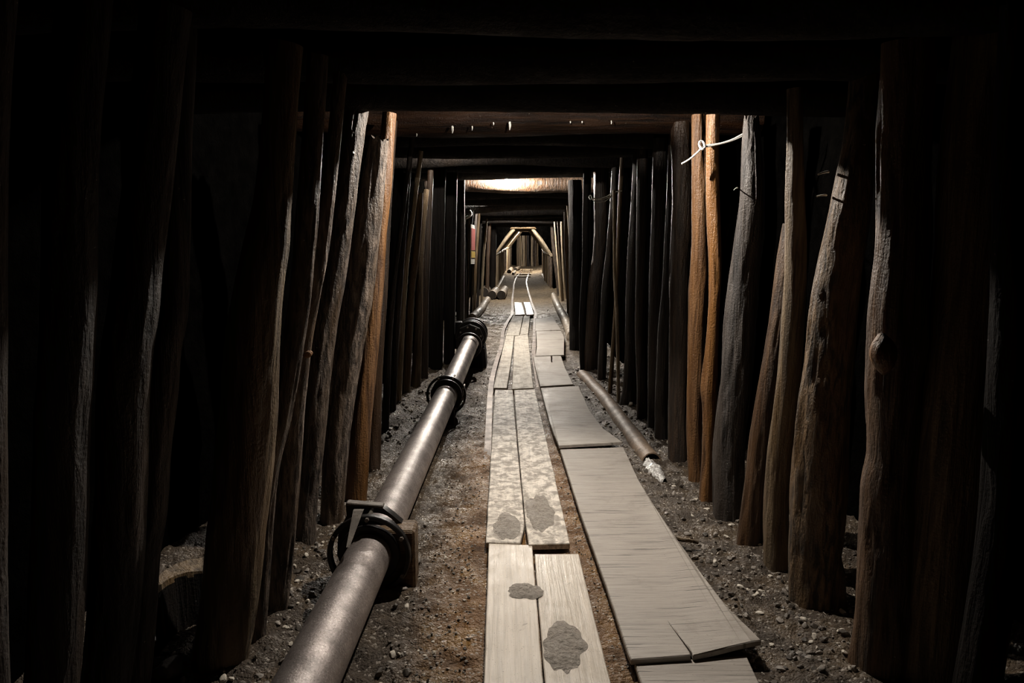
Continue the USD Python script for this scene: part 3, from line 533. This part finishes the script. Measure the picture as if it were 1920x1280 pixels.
def slab(name, poly, m, label, cat, zt=.045, th=.03, lifts=(), jit=.003, seed=0, cracks=()):
    P = np.array([at_floor(x, y, zt) for x, y in poly])[:, :2]
    pg = Polygon(P)
    if not pg.is_valid: pg = pg.buffer(0)
    for c in cracks:
        q = np.array([at_floor(x, y, zt)[:2] for x, y in c]); pg = pg.difference(Polygon(q))
    if pg.geom_type != 'Polygon': pg = max(pg.geoms, key=lambda g: g.area)
    L = pg.exterior.length; n = max(24, min(220, int(L / .04)))
    ringp = pg.exterior.segmentize(max(.03, L / n)); xy = np.array(ringp.coords)[:-1]
    q = np.concatenate([xy * 9, np.full((len(xy), 1), seed * 3.7)], 1)
    xy = xy + jit * 2 * np.stack([meshkit.fbm(q, 3, seed) - .5, meshkit.fbm(q + 9, 3, seed + 1) - .5], -1)
    pg = Polygon(xy); inner = pg.buffer(-.005, join_style=2)
    if pg.exterior.is_ccw is False: xy = xy[::-1]
    cen = xy - np.roll(xy, 1, 0); nx = np.roll(xy, -1, 0) - np.roll(xy, 1, 0); nx /= np.maximum(np.linalg.norm(nx, axis=1, keepdims=True), 1e-9); nrm = np.stack([-nx[:, 1], nx[:, 0]], -1)
    ins = xy + nrm * .004
    v2, f2 = trimesh.creation.triangulate_polygon(Polygon(ins), engine='earcut')
    k = len(xy)
    # earcut keeps the ring's points; match them back by nearest
    from scipy.spatial import cKDTree
    idx = cKDTree(ins).query(v2)[1]; f2 = idx[f2]
    a = ins[f2[:, 1]] - ins[f2[:, 0]]; b = ins[f2[:, 2]] - ins[f2[:, 0]]; s = a[:, 0] * b[:, 1] - a[:, 1] * b[:, 0]; f2[s < 0] = f2[s < 0][:, ::-1]
    z = prof(xy[:, 1]) + zt
    for lx, ly, amt, rad in lifts:
        c = at_floor(lx, ly, zt)[:2]; z = z + amt * np.exp(-((xy - c) ** 2).sum(1) / rad ** 2)
    top = np.column_stack([ins, z]); e1 = np.column_stack([xy, z - .004]); e2 = np.column_stack([xy, z - th])
    V = np.vstack([top, e1, e2]); i = np.arange(k); j = np.roll(i, -1)
    f = [f2, np.stack([i, i + k, j + k], 1), np.stack([i, j + k, j], 1), np.stack([i + k, i + 2 * k, j + 2 * k], 1), np.stack([i + k, j + 2 * k, j + k], 1), f2[:, ::-1] + 2 * k]
    return tag(obj(name, (V, np.vstack(f)), M[m], smooth=25), label, cat)
slab('plank', [(916, 1018), (998, 1021), (1022, 1330), (906, 1330)], 'plank', 'pale clean plank at bottom, left of the nearest pair between the rails', 'plank', .048, seed=1)
slab('plank', [(1002, 1038), (1085, 1038), (1158, 1330), (1026, 1330)], 'plank_wet', 'pale shiny plank at bottom, right of the nearest pair between the rails', 'plank', .045, seed=2)
slab('plank', [(928, 730), (961.5, 731), (964, 765), (971, 850), (984, 985), (975, 1017), (911, 1016)], 'plank_mud', 'long muddy plank with split end, left of the middle pair', 'plank', .055, seed=3)
slab('plank', [(964, 731), (1003, 729), (1037, 880), (1069, 1018), (991, 1020), (986, 985), (973, 850), (966, 765)], 'plank_mud', 'long muddy plank, right of the middle pair between the rails', 'plank', .056, seed=4)
slab('plank', [(949, 629), (964, 629), (958, 680), (950.5, 727), (925, 727)], 'plank_far', 'grey worn plank, left of the third pair, left of the long gap', 'plank', .05, seed=5)
slab('plank', [(965, 630), (990, 626), (995, 680), (1000, 727), (960, 729)], 'plank_far', 'grey worn plank, right of the third pair, right of the long gap', 'plank', .05, seed=6)
slab('plank', [(961, 592), (981, 592), (973.5, 628), (949, 628)], 'plank_far', 'grey plank, left of the fourth pair between the rails', 'plank', .05, seed=7)
slab('plank', [(982, 592), (994, 591.5), (990.5, 625), (974.5, 628)], 'plank_far', 'grey plank, right of the fourth pair between the rails', 'plank', .05, seed=8)
slab('plank', [(964, 566), (978, 567), (984, 589), (966, 590)], 'plank', 'brightest short plank, left of the farthest pair', 'plank', .07, seed=9)
slab('plank', [(981.5, 566), (994, 566), (1001, 589), (987, 590)], 'plank', 'brightest short plank, right of the farthest pair', 'plank', .07, seed=10)
slab('board', [(1190, 1242), (1400, 1228), (1452, 1340), (1222, 1340)], 'board', 'grooved grey sheet board cut off by the bottom picture edge', 'board', .040, .02, seed=11)
slab('board', [(1050, 842), (1169, 838), (1197, 898), (1235, 960), (1298, 1050), (1347, 1116), (1427, 1211), (1300, 1228), (1183, 1236), (1178, 1226), (1141, 1111), (1085, 952)], 'board', 'largest grey sheet board with a diagonal crack near its lower end', 'board', .062, .022, lifts=[(1427, 1211, .025, .18)], seed=12, cracks=[[(1252, 1163), (1297, 1222), (1300, 1235), (1295, 1234), (1293, 1222)]])
slab('board', [(1014, 727), (1085, 723), (1105, 768), (1130, 802), (1166, 831), (1048, 838), (1030, 790)], 'board', 'grey sheet board directly beyond the largest board', 'board', .066, .022, lifts=[(1048, 838, .012, .3), (1166, 831, .012, .3)], seed=13)
slab('board', [(1000, 668), (1052, 667), (1060, 690), (1075, 720), (1013, 724), (1003, 686)], 'board', 'grey sheet board with a notch crack in its far edge', 'board', .068, .02, seed=14, cracks=[[(1032.6, 660), (1035, 660), (1035.5, 679), (1033.5, 679)]])
slab('board', [(1005, 620.5), (1052, 620), (1058, 632), (1057.5, 665), (1004, 667), (1007, 648)], 'board', 'roughly square grey board with clipped corner, second farthest of the boards', 'board', .072, .022, seed=15)
slab('board', [(1003, 596.5), (1037, 595), (1052, 618), (1004, 620)], 'board', 'farthest and smallest grey sheet board beside the rail', 'board', .066, .02, seed=16)
def mudpatch(cx, cy, rx, ry, label, seed, zt=.047):
    c = at_floor(cx, cy, zt); sx = rx * c[1] / F; sy = abs(at_floor(cx, cy - ry, zt)[1] - at_floor(cx, cy + ry, zt)[1]) / 2
    a = np.linspace(0, 2 * np.pi, 57); t = np.linspace(0, 1, 22); A, T = np.meshgrid(a, t)
    rr = 1 + .36 * (meshkit.fbm(np.stack([np.cos(A) * 2 + seed, np.sin(A) * 2, A * 0], -1), 3, seed) - .5) * 2
    X = c[0] + np.cos(A) * T * rr * sx; Y = c[1] + np.sin(A) * T * rr * sy
    Z = zt + .009 * np.clip(1 - T ** 3, 0, 1) * (.35 + 1.3 * meshkit.fbm(np.stack([X * 70, Y * 45, X * 0], -1), 3, seed)) - .0015
    v, f = grid(np.stack([X, Y, Z], -1)); tag(obj('mud_patch', (v, f), M['mud'], smooth=45), label, 'mud')
mudpatch(984, 1107, 33, 17, 'small oval mud clot across the seam of the nearest planks', 4, .050)
mudpatch(1055, 1208, 40, 46, 'large dried mud patch with boot prints on the shiny bottom plank', 9)
mudpatch(1010, 960, 26, 34, 'dried mud patch near the end of the muddy right middle plank', 12, .058)
mudpatch(950, 985, 26, 24, 'dried mud patch near the split end of the left middle plank', 15, .057)

# ------------------------------------------------------------------ the steel pipe and its fittings
A0, A1, A2, A3 = np.array([-.665, .9, .19]), at_y(697, 1030, 3.15), at_y(838, 738, 6.3), at_y(880, 646, 8.3)
R0 = .101
pipe = thing('steel_pipe', 'long grey-brown steel pipe with black flanged joints lying left of the planks', 'pipe', A1 - [0, 0, A1[2]])
d1, d2, d3 = A1 - A0, A2 - A1, A3 - A2
def hollow(a, b, r):
    L = np.linalg.norm(b - a); return lathe([(r - .008, 0), (r, 0), (r, L), (r - .008, L)], a, b - a, 56)
obj('pipe_section', hollow(A0, A1 - d1 / np.linalg.norm(d1) * .02, R0), M['pipe'], pipe, smooth=40)
obj('pipe_section', hollow(A1 + d2 / np.linalg.norm(d2) * .02, A2 - d2 / np.linalg.norm(d2) * .02, R0), M['pipe'], pipe, smooth=40)
obj('pipe_section', hollow(A2 + d3 / np.linalg.norm(d3) * .02, A3, R0 * .98), M['pipe'], pipe, smooth=40)
def joint(c, d, hoop, big, n_bolts=8):
    d = d / np.linalg.norm(d); u = np.cross(d, [0, 0, 1.]); u /= np.linalg.norm(u); w = np.cross(u, d)
    obj('flange', ring(c - d * .06, d, R0 - .004, big, .028), M['iron'], pipe, smooth=30); obj('flange', ring(c + d * .05, d, R0 - .004, big, .028), M['iron'], pipe, smooth=30)
    obj('sleeve', ring(c - d * .05, d, R0 - .006, R0 + .010, .12), M['pipe'], pipe, smooth=30)
    hp = obj('clamp_hoop', ring(c - d * .07, d, hoop - .020, hoop, .035), M['iron'], pipe, smooth=30)
    for k in range(n_bolts):
        a = 2 * math.pi * (k + .5) / n_bolts; p = c + (u * math.cos(a) + w * math.sin(a)) * ((hoop or big) - .014)
        obj('bolt', lathe([(.0005, 0), (.010, 0), (.010, .17), (.0005, .17)], p - d * .085, d, 6), M['iron_bar'], hp, smooth=False)
joint(A1, d2, .190, .138, 6)
joint(A2, d2, .178, .140)
c, d = A1, d2 / np.linalg.norm(d2)
# cradle plate behind the near joint: flat top bar, sloping shoulder, round right side
S = 3.20
def cp(px, py): q = at_y(px, py, S); return q[0], q[2]
outer = [cp(*p) for p in [(648, 944), (690, 947), (716, 951), (736, 966), (758, 985), (772, 1010), (779, 1040), (776, 1072), (760, 1095), (720, 1106), (680, 1100), (645, 1075), (632, 1040), (634, 1000), (650, 966)]]
cc = cp(703, 1003); hole = [(cc[0] + .120 * math.cos(a), cc[1] - .01 + .120 * math.sin(a)) for a in np.linspace(0, 2 * np.pi, 36, endpoint=False)]
cr = Polygon(outer).difference(Polygon(hole)); cr = cr if cr.geom_type == 'Polygon' else max(cr.geoms, key=lambda g: g.area)
cm = trimesh.creation.extrude_polygon(cr, .05, engine='earcut'); cm.apply_transform(np.array([[1, 0, 0, 0], [0, 0, 1, S], [0, 1, 0, 0], [0, 0, 0, 1.]])); cm.fix_normals()
obj('cradle_plate', cm, M['iron'], pipe, smooth=30)
tb0, tb1 = at_y(648, 946, S - .04), at_y(718, 952, S - .04); bm = box((0, 0, 0), (np.linalg.norm(tb1 - tb0), .045, .014), trimesh.transformations.rotation_matrix(math.atan2(-(tb1 - tb0)[2], (tb1 - tb0)[0]), [0, 1, 0]), .004); bm.apply_translation((tb0 + tb1) / 2 + [0, .03, 0]); obj('top_bar', bm, M['iron_bar'], pipe, smooth=False)
wq = [at_y(662, 957, 3.055), at_y(681, 957, 3.055), at_y(655, 1026, 2.86), at_y(649, 1026, 2.86)]
V = np.array([q + [0, o, 0] for o in (0, .02) for q in wq]); wm = trimesh.convex.convex_hull(V); obj('wedge', wm, M['iron_bar'], pipe, smooth=False, )
def block(px0, px1, pyb, h, depth, label, m='block', yaw=0.0, taper=.0):
    a, b = at_floor(px0, pyb, 0), at_floor(px1, pyb, 0); w = abs(b[0] - a[0]); bm = box((0, 0, h / 2 - .02), (w, depth, h + .04), bev=.012)
    if taper: bm.vertices[:, 0] *= 1 - taper * (bm.vertices[:, 2] / h)
    bm.apply_transform(rotz(yaw)); bm.apply_translation((a + b) / 2 * [1, 1, 0] + [0, depth / 2, 0]); return tag(obj('support_block', bm, M[m], smooth=False), label, 'block')
block(700, 779, 1100, .27, .14, 'tan-edged wooden block propping the near pipe joint', 'block')
block(866, 912, 690, .24, .50, 'black block under the flanged valve at the pipe far end', 'black', taper=.12)
block(836, 851, 796, .13, .14, 'small black block under the middle pipe joint', 'black')
# valve body at the far end of the pipe
vd = np.array([.01, 1, -.02]); vd /= np.linalg.norm(vd)
vt = thing('pipe_valve', 'black flanged valve body at the far end of the steel pipe', 'valve', A3 - [0, 0, A3[2]])
vc = at_y(881, 634, 8.62)
obj('neck', ring(A3 - vd * .02, vd, .075, .100, .32), M['pipe'], vt); obj('collar_hoop', ring(A3 - vd * .10, vd, .12, .15, .05), M['iron'], vt)
for k, (r, yy) in enumerate(((.168, .0), (.195, .14), (.195, .30), (.20, .50))):
    fd = obj('flange_disc', lathe([(.02, 0), (r - .01, 0), (r, .01), (r, .05), (r - .01, .06), (.02, .06)], vc + vd * yy, vd, 8 if k == 0 else 32), M['iron'], vt, smooth=30)
    fd0 = fd if k == 0 else fd0
obj('body', lathe([(.01, 0), (.15, 0), (.15, .5), (.01, .5)], vc + vd * .03, vd, 32), M['iron'], vt)
for k in range(8):
    a = math.pi * 2 * k / 8 + .2; p = vc + np.array([math.cos(a) * .135, -.02, math.sin(a) * .135]); obj('bolt', lathe([(.0005, 0), (.012, 0), (.012, .05), (.0005, .05)], p, vd, 6), M['iron_bar'], fd0, smooth=False)
hb = box(at_y(860, 604, 9.0) - [.02, 0, .16], (.13, .12, .34), bev=.01); obj('side_box', hb, M['iron'], vt, smooth=False)

# ------------------------------------------------------------------ drain pipe, water, logs, small ducts
def ground_tube(name, pts, r, m, label, cat, dz=.5, seg=18, rough=.04, n=40, open_end=False):
    P = np.array([at_floor(x, y, 0) for x, y in pts]); P[:, 2] = prof(P[:, 1]) + np.interp(P[:, 1], [P[0, 1], P[-1, 1]], [r * dz, r * dz]) + .03
    C = spline(P, n)
    if not open_end: return tag(obj(name, tube(C, r, seg, rough, 3, fine=.03), M[m], smooth=60), label, cat)
    o = tube(C, r, seg, rough, 3, caps=False); i = tube(C + [0, 0, 0], r * .88, seg, rough, 3, caps=False)
    k = np.arange(seg); j = np.roll(k, -1); nv = len(o[0])
    f = np.vstack([o[1], i[1][:, ::-1] + nv, np.stack([k, k + nv, j + nv], 1), np.stack([k, j + nv, j], 1)])
    return tag(obj(name, (np.vstack([o[0], i[0]]), f), M[m], smooth=60), label, cat)
ground_tube('drain_pipe', [(1222, 866), (1200, 838), (1170, 797), (1140, 757), (1115, 728), (1092, 704)], .072, 'duct', 'half-buried brown drain pipe with open end right of the boards', 'pipe', -.45, 22, .10, 60, True)
ground_tube('drain_pipe', [(1072, 640), (1066, 622), (1058, 603), (1050, 588), (1044, 575), (1038, 558)], .085, 'log', 'pale jointed pipe on the ground at the far right wall', 'pipe', .5, 14, .10)
ground_tube('wall_log', [(1037, 544), (1029, 534), (1021, 524), (1017, 518)], .07, 'pale', 'pale log at the foot of the right passage wall', 'log', .6, 10, .05)
ground_tube('wall_log', [(932, 544), (938, 534), (944, 522)], .07, 'pale', 'pale log at the foot of the left passage wall', 'log', .6, 10, .05)
ground_tube('flexible_duct', [(885, 604), (893, 596), (903, 585), (909, 574), (914, 567)], .085, 'log', 'grey curved duct on the ground below the cut logs', 'duct', .6, 14, .08)
def water(px, label, seed):
    P = np.array([at_floor(x, y, .02) for x, y, w in px]); ww = np.array([w / 2 * p[1] / F for (x, y, w), p in zip(px, P)])
    C = spline(np.column_stack([P, ww]), 60); s = np.linspace(-1, 1, 21)
    jit = .5 + meshkit.fbm(np.stack([np.arange(60) * .5, np.zeros(60), np.zeros(60)], -1), 3, seed)
    X = C[:, None, 0] + s[None] * (C[:, 3] * jit)[:, None]; Y = np.repeat(C[:, None, 1], 21, 1)
    Z = hfloor(X, Y) + .03 * np.sqrt(np.clip(1 - s[None] ** 2, 0, 1)) + .022 * (meshkit.fbm(np.stack([X * 50, Y * 50, X * 0], -1), 3, seed) - .5) * (1 - s[None] ** 2) - .004
    v, f = grid(np.stack([X, Y, Z], -1)); tag(obj('water', (v, f[:, ::-1]), M['water'], smooth=60), label, 'water', kind='stuff')
water([(1213, 862, 10), (1226, 876, 28), (1237, 888, 22), (1247, 897, 8)], 'white frothy water spilling from the open drain pipe end', 3)
water([(1054, 595, 6), (1061, 612, 12), (1068, 630, 12), (1071, 637, 6)], 'white shining water along the jointed pipe at the far right', 5)
def log(name, a, b, r, label, m='log'):
    """a: image point of the near end's centre, b: of the far end; lying on the ground"""
    p, q = at_floor(a[0], a[1] + r[1], .0), at_floor(b[0], b[1] + r[1] * .8, .0)
    rad = r[0] * p[1] / F; p[2] = prof(p[1]) + rad + .01; q[2] = prof(q[1]) + rad + .01
    if q[1] - p[1] > 3.2: q = p + (q - p) * 3.2 / (q[1] - p[1])
    C = spline([p, (p + q) / 2 + [.01, 0, .01], q], 24); t = thing(name, label, 'log', p - [0, 0, rad])
    obj('bark', tube(C, np.linspace(rad, rad * .93, 24), 20, .05, int(a[0]), fine=.04), M[m], t, smooth=50)
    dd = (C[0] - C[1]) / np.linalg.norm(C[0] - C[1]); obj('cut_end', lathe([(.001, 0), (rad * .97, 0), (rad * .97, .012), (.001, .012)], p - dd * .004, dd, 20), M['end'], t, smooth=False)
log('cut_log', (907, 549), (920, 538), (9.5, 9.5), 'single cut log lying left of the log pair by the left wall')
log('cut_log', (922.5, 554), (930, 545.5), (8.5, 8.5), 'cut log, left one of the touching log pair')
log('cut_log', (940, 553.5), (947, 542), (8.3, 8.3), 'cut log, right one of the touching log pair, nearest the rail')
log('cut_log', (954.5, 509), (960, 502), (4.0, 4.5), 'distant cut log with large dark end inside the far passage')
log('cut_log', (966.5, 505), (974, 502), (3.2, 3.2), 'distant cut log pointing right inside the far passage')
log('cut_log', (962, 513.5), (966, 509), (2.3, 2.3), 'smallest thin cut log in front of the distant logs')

# ------------------------------------------------------------------ hanging sign, cables, bent board
sg = thing('hanging_sign', 'narrow upright red, yellow and white sign on the far left wall', 'sign', at_y(886, 495, 13.3))
def sign_piece(name, y0, y1, m, off):
    q = [at_y(883.2, y0 - .6, 13.0), at_y(890.3, y0 + 1.2, 13.5), at_y(890.3, y1, 13.5), at_y(883.2, y1, 13.0)]
    n = np.cross(q[1] - q[0], q[3] - q[0]); n /= np.linalg.norm(n); n = n if n[0] > 0 else -n
    V = np.array([p + n * o for o in (off, off - .012) for p in q]); obj(name, trimesh.convex.convex_hull(V), M[m], sg, smooth=False)
for dx in (0, 1): q = at_y(884.5 + 4.5 * dx, 423, 13.1 + .3 * dx); obj('hanger', tube(spline([q, q + [0, .2, .05], [q[0], 14.0, 2.09]], 10), .006, 6), M['iron'], sg)
sign_piece('backing_panel', 421, 495, 'white', 0); sign_piece('red_field', 428, 469, 'red', .006); sign_piece('yellow_field', 471, 483, 'yellow', .006)
def cable(name, pts, r, Y, label, cat='cable', loop=None):
    t = thing(name, label, cat, at_y(*pts[0][0], Y))
    for p in pts: obj('strand', tube(spline([at_y(x, y, Y) for x, y in p], 30), r, 7), M['wire'], t)
    if loop:
        (lx, ly), lr = loop; c = at_y(lx, ly, Y); a = np.linspace(0, 2 * np.pi, 22); obj('eye_loop', tube(np.stack([c[0] + lr * .6 * np.cos(a), Y + .02 * np.sin(a), c[2] + lr * np.sin(a)], -1), r * 1.2, 7, caps=False), M['wire'], t)
cable('tied_cable', [[(1316, 276), (1340, 272), (1365, 266), (1388, 257), (1406, 246)], [(1318, 273), (1345, 270), (1370, 263), (1390, 253), (1407, 244)], [(1314, 279), (1304, 289), (1292, 299), (1278, 307)]], .0055, 4.12, 'white double cable tied between the orange pair and the broken grey post', loop=((1316, 272), .024))
cable('tied_cable', [[(1109, 371), (1122, 373), (1136, 369), (1150, 361), (1166, 358)], [(1110, 372), (1126, 374), (1140, 370), (1152, 362)], [(1110, 373), (1120, 379), (1132, 378), (1144, 370), (1152, 363)]], .0042, 7.0, 'small white cable loop strung between broad brown post and pale pole', loop=((1107, 370), .02))
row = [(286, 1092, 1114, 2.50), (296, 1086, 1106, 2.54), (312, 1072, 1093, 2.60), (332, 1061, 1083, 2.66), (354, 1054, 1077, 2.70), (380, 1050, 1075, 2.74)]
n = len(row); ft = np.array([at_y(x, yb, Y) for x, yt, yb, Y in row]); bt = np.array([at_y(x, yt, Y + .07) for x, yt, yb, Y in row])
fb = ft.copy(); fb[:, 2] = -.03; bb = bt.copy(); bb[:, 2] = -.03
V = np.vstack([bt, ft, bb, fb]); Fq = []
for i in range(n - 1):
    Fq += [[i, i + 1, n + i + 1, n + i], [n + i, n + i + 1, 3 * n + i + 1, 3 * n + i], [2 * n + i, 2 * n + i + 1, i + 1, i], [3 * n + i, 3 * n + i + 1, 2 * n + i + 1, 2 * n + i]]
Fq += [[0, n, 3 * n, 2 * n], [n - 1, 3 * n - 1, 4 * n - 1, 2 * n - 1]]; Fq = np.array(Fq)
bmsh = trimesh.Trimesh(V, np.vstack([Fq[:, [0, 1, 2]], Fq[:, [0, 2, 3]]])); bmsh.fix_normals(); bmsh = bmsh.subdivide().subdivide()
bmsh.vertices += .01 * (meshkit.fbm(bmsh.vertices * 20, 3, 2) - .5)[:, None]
tb = thing('bark_board', 'bent bark board, front coloured as shade and upper edge as lit, behind left foreground posts', 'board', (float(ft[2, 0]), float(ft[2, 1]), 0))
obj('bark_body', bmsh, M['black'], tb, smooth=30)  # shade of the front face put into the colour: near-black body
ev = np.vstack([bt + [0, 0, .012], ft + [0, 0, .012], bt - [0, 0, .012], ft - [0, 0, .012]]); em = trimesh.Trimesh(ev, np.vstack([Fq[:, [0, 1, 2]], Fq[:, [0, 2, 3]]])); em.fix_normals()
obj('cut_edge', em, M['tan'], tb, smooth=30)  # light on the top put into the colour: tan strip

# ------------------------------------------------------------------ stones and gravel
def stone_mesh(seed, flat=.6, sub=2):
    m = trimesh.creation.icosphere(sub, 1.0); v = m.vertices
    n = meshkit.fbm(v * 1.4 + seed * 5.1, 3, seed); v = v * (1 + .9 * (n - .5))[:, None]
    r = np.random.default_rng(seed)
    for _ in range(5):
        d = r.normal(size=3); d /= np.linalg.norm(d); k = v @ d; lim = r.uniform(.5, .8); v = v - np.maximum(k - lim, 0)[:, None] * d
    return trimesh.Trimesh(v * [1, .8, flat], m.faces)
def stone(px, py, w, m, label, seed, flat=.6, group=None):
    p = at_floor(px, py, .03); s = w / 2 * p[1] / F; z = float(hfloor(p[0], p[1]))
    sm = stone_mesh(seed, flat); sm.apply_scale(s); sm.apply_transform(rotz(seed * 1.7)); sm.apply_translation([p[0], p[1], z + s * flat * .45]); tag(obj('stone', sm, M[m], smooth=25), label, 'stone', group)
stone(1183, 763, 13, 'stone_pale', 'white lumpy stone at the foot of the dark flared post', 1, .8)
stone(1323, 945, 17, 'stone_pale', 'pale flat stone before the feet of the orange pair', 2, .35)
stone(1379, 968, 15, 'stone', 'grey stone between the thick grey post and slanted pole', 3)
stone(1281, 886, 13, 'stone', 'grey stone near the foot of the yellowish orange post', 4)
stone(1301, 928, 12, 'stone', 'grey stone left of the pale flat stone', 5)
stone(1353, 1093, 13, 'stone', 'rounded grey stone right of the largest board', 6)
stone(1445, 1069, 11, 'stone_pale', 'small pale stone right before the slim tan post', 7)
stone(1410, 1176, 19, 'stone', 'flat grey stone beside the lower right corner of the largest board', 8, .4)
stone(1425, 1136, 17, 'stone_pale', 'angular tan chip on the right floor', 9, .3)
stone(1447, 1196, 13, 'stone_pale', 'pale small stone near the lower right board corner', 10)
stone(558, 1066, 18, 'stone_dark', 'dark stone left of the near pipe joint', 11)
stone(575, 1063, 14, 'stone', 'grey flat stone left of the near pipe joint', 12, .4)
stone(560, 1082, 22, 'stone_dark', 'bigger dark stone beside a left post foot', 13)
stone(545, 1190, 12, 'stone_pale', 'yellowish small stone left of the pipe', 14)
stone(484, 1248, 22, 'stone', 'flat pale-grey stone at bottom left of the pipe', 15, .35)
stone(763, 1244, 24, 'stone_dark', 'dark lump of rock right of the pipe at the bottom', 16)
stone(813, 1210, 13, 'stone_pale', 'pale pebble between pipe and planks at bottom', 17)
stone(734, 1200, 10, 'stone', 'grey pebble touching the right of the pipe', 18)
stone(315, 1262, 62, 'stone_dark', 'large dim rock at the bottom left between shadowed posts', 19, .7)
for k, (x, yv, w) in enumerate(sorted([(1232, 818, 12), (1262, 905, 12), (1290, 990, 16), (1316, 1010, 14), (1340, 1050, 14), (1368, 1040, 15), (1390, 1110, 18), (1420, 1030, 14), (1462, 1150, 18), (1478, 1090, 14), (1466, 1240, 20), (1500, 1210, 18), (1540, 1250, 22), (1250, 955, 13), (1275, 935, 12), (1208, 800, 9), (1165, 765, 8)], key=lambda q: q[1])):
    stone(x, yv, w, rp.choice(['stone', 'stone', 'stone_dark']), f'loose stone among the rubble along the right wall, {ORD[k]} from the far end', 40 + k, .5, 'loose stones along the right wall')
for k, (x, yv, w) in enumerate(sorted([(600, 1030, 16), (620, 1045, 14), (585, 1110, 15), (540, 1120, 16), (520, 1160, 16), (500, 1200, 18), (530, 1222, 14), (690, 900, 10), (715, 860, 9), (740, 800, 8), (650, 985, 12), (760, 770, 7)], key=lambda q: -q[1])):
    stone(x, yv, w, rp.choice(['stone', 'stone_dark', 'stone_dark']), f'loose stone among the rubble left of the steel pipe, {ORD[k]} from the camera', 70 + k, .5, 'loose stones left of the pipe')
sp = [at_floor(1268, 1008, .03), at_floor(1286, 1012, .045), at_floor(1309, 1017, .03)]
tag(obj('stick', tube(spline(sp, 14), np.linspace(.014, .009, 14), 8, .1, 4, fine=.06), M['tan']), 'short brown stick on the rubble beside the largest board', 'stick')
# gravel: countless small chips, one instancer
inst = UsdGeom.PointInstancer.Define(stage, '/World/gravel'); tag(inst.GetPrim(), 'small wet gravel and rock chips strewn along both sides of the track', 'gravel', kind='stuff')
protos = []
for k, m in enumerate(['stone_dark', 'stone_dark', 'stone', 'stone_dark', 'stone', 'stone_pale']):
    sm = stone_mesh(100 + k, .55, 1); usdkit.mesh(stage, f'/World/gravel/chip_{k:03d}' if k else '/World/gravel/chip', sm, M[m], smooth=False); protos.append(f'/World/gravel/chip_{k:03d}' if k else '/World/gravel/chip')
inst.CreatePrototypesRel().SetTargets([Sdf.Path(p) for p in protos])
def chips(n, x0, x1, y0, y1, s0, s1):
    yy = y0 * (y1 / y0) ** RNG.random(n); xx = RNG.uniform(x0, x1, n); return xx, yy, s0 * (s1 / s0) ** (RNG.random(n) ** 1.8)
parts = [chips(4200, .72, 1.75, 1.9, 9, .004, .022), chips(3200, -1.3, -.42, 1.9, 9, .004, .022), chips(1500, -.42, -.14, 1.9, 9, .0035, .011), chips(900, .36, .56, 1.9, 7, .003, .009), chips(900, -.95, 1.3, 8, 17, .005, .018)]
x = np.concatenate([p[0] for p in parts]); y = np.concatenate([p[1] for p in parts]); s = np.concatenate([p[2] for p in parts])
clump = meshkit.fbm(np.stack([x * 4, y * 4, x * 0], -1), 3, 31) + .25 * RNG.random(len(x)); keep = (clump > .52) & (x > fl_left(y) + .05) & (x < fl_right(y) - .05)
bx = np.interp(y, [2.0, 2.6, 3.0, 3.6, 4.6, 5.4, 5.6, 7.4, 9, 12], [.85, .82, .86, .88, .82, .74, .82, .70, .78, .80]); far_ok = (y < 8.5) | ((x < -.2) | (x > .95))
right = x > .6; keep &= (~right | (x > bx + .02)) & far_ok & ~((np.abs(x - np.interp(y, [1, 3.15, 8.3], [-.66, -.585, -.42])) < .12) & (y < 9))
x, y, s = x[keep], y[keep], s[keep]
pos = np.stack([x, y, hfloor(x, y) + s * .25], -1); q = RNG.normal(size=(len(x), 4)); q[:, :2] *= .25; q /= np.linalg.norm(q, axis=1, keepdims=True)
from pxr import Vt
inst.CreatePositionsAttr(Vt.Vec3fArray.FromNumpy(pos.astype(np.float32))); inst.CreateScalesAttr(Vt.Vec3fArray.FromNumpy(np.repeat(s[:, None], 3, 1).astype(np.float32)))
inst.CreateProtoIndicesAttr(Vt.IntArray.FromNumpy(RNG.integers(0, len(protos), len(x)).astype(np.int32)))
inst.CreateOrientationsAttr(Vt.QuathArray([Gf.Quath(float(a[3]), float(a[0]), float(a[1]), float(a[2])) for a in q]))

# ------------------------------------------------------------------ lamps
for k, (lx, ly, lz, lr, power, label) in enumerate(LAMPS):
    em = usdkit.material(stage, f'{LOOKS}/lamp_glass_{k}', {'e': ('emission', {'color': LAMP_COLOUR, 'strength': float(power)})}, [], surface='e.emission')
    t = thing('mine_lamp', label, 'lamp', (lx, ly, lz))
    obj('bulb', trimesh.creation.icosphere(2, lr).apply_translation([lx, ly, lz]), em, t, smooth=True)
    obj('socket', lathe([(.001, 0), (.028, 0), (.028, .05), (.001, .05)], [lx, ly, lz + lr - .004], [1e-4, 0, 1], 16), M['iron'], t)
    if k == 0:   # small unseen shield, added to keep this lamp off the posts beyond
        a = np.radians(np.linspace(90 - 51, 90 + 51, 25)); z = np.linspace(-.085, .001, 5); A, Z = np.meshgrid(a, z)
        sh = [grid(np.stack([lx + q * np.cos(A), ly + q * np.sin(A), lz + Z], -1)) for q in (.060, .063)]
        obj('reflector', join(sh[0], (sh[1][0], sh[1][1][:, ::-1])), M['iron'], t); obj('reflector_arm', tube(spline([[lx, ly + .0615, lz - .02], [lx, ly + .063, lz + .03], [lx, ly + .01, lz + .05]], 8), .004, 6), M['iron'], t)
    top = 2.66 if ly < 11 else (2.44 if ly < 24 else 2.36 if ly < 25 else float(prof(ly)) + 2.32)
    obj('hanger', tube(spline([[lx, ly, lz + lr + .04], [lx + .005, ly, (lz + top) / 2], [lx, ly, top]], 8), .007, 7), M['iron'], t)
